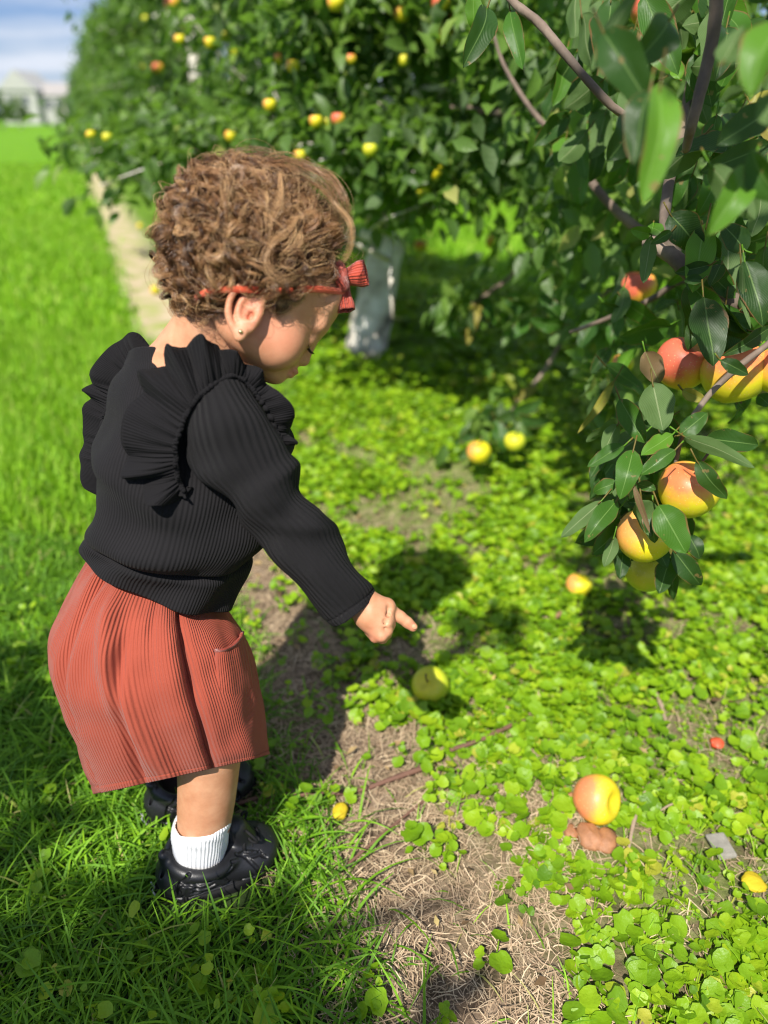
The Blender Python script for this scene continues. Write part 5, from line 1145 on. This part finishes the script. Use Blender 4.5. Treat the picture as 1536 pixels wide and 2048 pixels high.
for d in dirs(500)[:260]:   # flyaways
    p, n_ = scalp_pt(d)
    if not has_hair(p) or p[1] > .055: continue
    lock(p, n_, hr.normal(0, 1, 3) + [.2, 0, -.2], hr.uniform(.03, .07), hr.uniform(.004, .011), hr.uniform(.02, .05), 2, hr.uniform(.018, .034), K=26, tone=.85, drop=.2, spread=.003, wr=.00016)
# loose waves over the crown, sweeping forward
cnt = 0
for d in dirs(9000):
    p, n_ = scalp_pt(d)
    if not has_hair(p) or p[1] > .05 or p[2] < .012: continue
    fl = np.array([.75, -.15, .1]) + hr.normal(0, .55, 3)
    lock(p, n_, fl, hr.uniform(.045, .085), hr.uniform(.005, .011), hr.uniform(.028, .055), 12, hr.uniform(.008, .024), K=28, tone=hr.uniform(.15, .80), drop=.25, spread=.0018, wr=.00026)
    cnt += 1
    if cnt > 170: break
# fringe curls over the temple and in front of the ear
for _ in range(26):
    p, n_ = scalp_pt(np.array([hr.uniform(.045, .068), -.06, hr.uniform(-.022, .012)])); 
    lock(p, n_, np.array([.5, 0, -.9]) + hr.normal(0, .5, 3), hr.uniform(.02, .036), hr.uniform(.003, .0055), .014, 13, .008, K=26, tone=.72, drop=.4, spread=.0009)
for _ in range(60):   # nape
    p, n_ = scalp_pt(np.array([hr.uniform(-.075, .0), hr.uniform(-.07, .03), hr.uniform(-.075, -.045)]))
    lock(p, n_, np.array([.15, 0, -1]) + hr.normal(0, .4, 3), hr.uniform(.02, .034), hr.uniform(.0025, .005), .012, 12, .006, K=24, tone=.62, drop=.5, spread=.0008)
def free_lock(pts, ns, sp, wr, tone):
    P = np.array([W(*p) for p in pts]); Pl = cr_interp(P, 40)
    Pl = (Pl - HC) @ HA.T
    for _ in range(ns):
        o0, o1 = hr.normal(0, sp, 3), hr.normal(0, sp * 1.6, 3); s = np.linspace(0, 1, 40)[:, None]
        X = Pl + o0 * np.sin(s * np.pi) ** .5 * (1 - s) + o1 * s ** 1.2 * (1 - .5 * s ** 4); strP.append(X); strR.append(wr * (1 - .7 * s[:, 0])); strC.append(np.clip(tone + hr.normal(0, .1), 0, 1))
free_lock([(585, 345, .69), (640, 375, .675), (672, 410, .67), (698, 440, .672), (705, 470, .675), (700, 500, .68), (688, 522, .685)], 40, .0016, .00018, .85)
free_lock([(600, 330, .70), (655, 350, .69), (686, 395, .685), (694, 440, .69), (690, 470, .69)], 46, .0032, .0002, .62)
free_lock([(560, 345, .66), (563, 380, .65), (556, 420, .647), (530, 450, .648), (490, 458, .650), (455, 430, .655)], 26, .0024, .00018, .82)
free_lock([(600, 430, .655), (575, 465, .648), (545, 485, .643), (530, 515, .642), (535, 545, .643), (560, 565, .645), (590, 558, .65)], 26, .0034, .00018, .74)
free_lock([(420, 365, .68), (450, 350, .67), (490, 345, .665), (530, 340, .665)], 14, .0020, .00016, .9)
free_lock([(350, 385, .71), (385, 385, .70), (430, 368, .69), (470, 352, .68)], 12, .0025, .00016, .85)
free_lock([(470, 345, .70), (450, 330, .70), (460, 312, .70), (500, 306, .70), (545, 315, .70), (590, 340, .69)], 60, .0035, .0002, .5)
free_lock([(520, 330, .68), (580, 325, .67), (640, 350, .665), (670, 395, .67), (680, 440, .68)], 60, .005, .0002, .55)
def strand_mesh(name, Ps, Rs, Cs, parent, sides=3):
    out = []
    byK = {}
    for p, r_, c_ in zip(Ps, Rs, Cs): byK.setdefault(len(p), []).append((p, r_, c_))
    Vs, Fs, As, off = [], [], [], 0
    for K, L_ in byK.items():
        P = np.array([x[0] for x in L_]); Rr = np.array([x[1] for x in L_]); N = len(P)
        P = HC + P @ HA
        T = nrm(np.gradient(P, axis=1)); ref = nrm(P - HC); a = nrm(np.cross(T, ref)); b_ = np.cross(T, a); th = np.arange(sides) * 2 * np.pi / sides
        V = P[:, :, None] + Rr[:, :, None, None] * (np.cos(th)[None, None, :, None] * a[:, :, None] + np.sin(th)[None, None, :, None] * b_[:, :, None])
        base = (np.arange(N) * K * sides)[:, None, None] + (np.arange(K - 1) * sides)[None, :, None]; j = np.arange(sides)[None, None]; k = (j + 1) % sides
        F = np.stack([base + j, base + k, base + sides + k, base + sides + j], -1).reshape(-1, 4)
        Cc = np.array([np.broadcast_to(x[2], (K,)) for x in L_]); Vs.append(V.reshape(-1, 3)); Fs.append(F + off); As.append(np.repeat(Cc.ravel(), sides)); off += N * K * sides
    print('HAIR strands', len(Ps), 'verts', off)
    return mesh(name, np.vstack(Vs), np.vstack(Fs), M['hair'], parent, attrs={'rnd': np.concatenate(As)})
hair = strand_mesh('hair', strP, strR, strC, CH)
# dark under-volume so that no skin shows between the curls
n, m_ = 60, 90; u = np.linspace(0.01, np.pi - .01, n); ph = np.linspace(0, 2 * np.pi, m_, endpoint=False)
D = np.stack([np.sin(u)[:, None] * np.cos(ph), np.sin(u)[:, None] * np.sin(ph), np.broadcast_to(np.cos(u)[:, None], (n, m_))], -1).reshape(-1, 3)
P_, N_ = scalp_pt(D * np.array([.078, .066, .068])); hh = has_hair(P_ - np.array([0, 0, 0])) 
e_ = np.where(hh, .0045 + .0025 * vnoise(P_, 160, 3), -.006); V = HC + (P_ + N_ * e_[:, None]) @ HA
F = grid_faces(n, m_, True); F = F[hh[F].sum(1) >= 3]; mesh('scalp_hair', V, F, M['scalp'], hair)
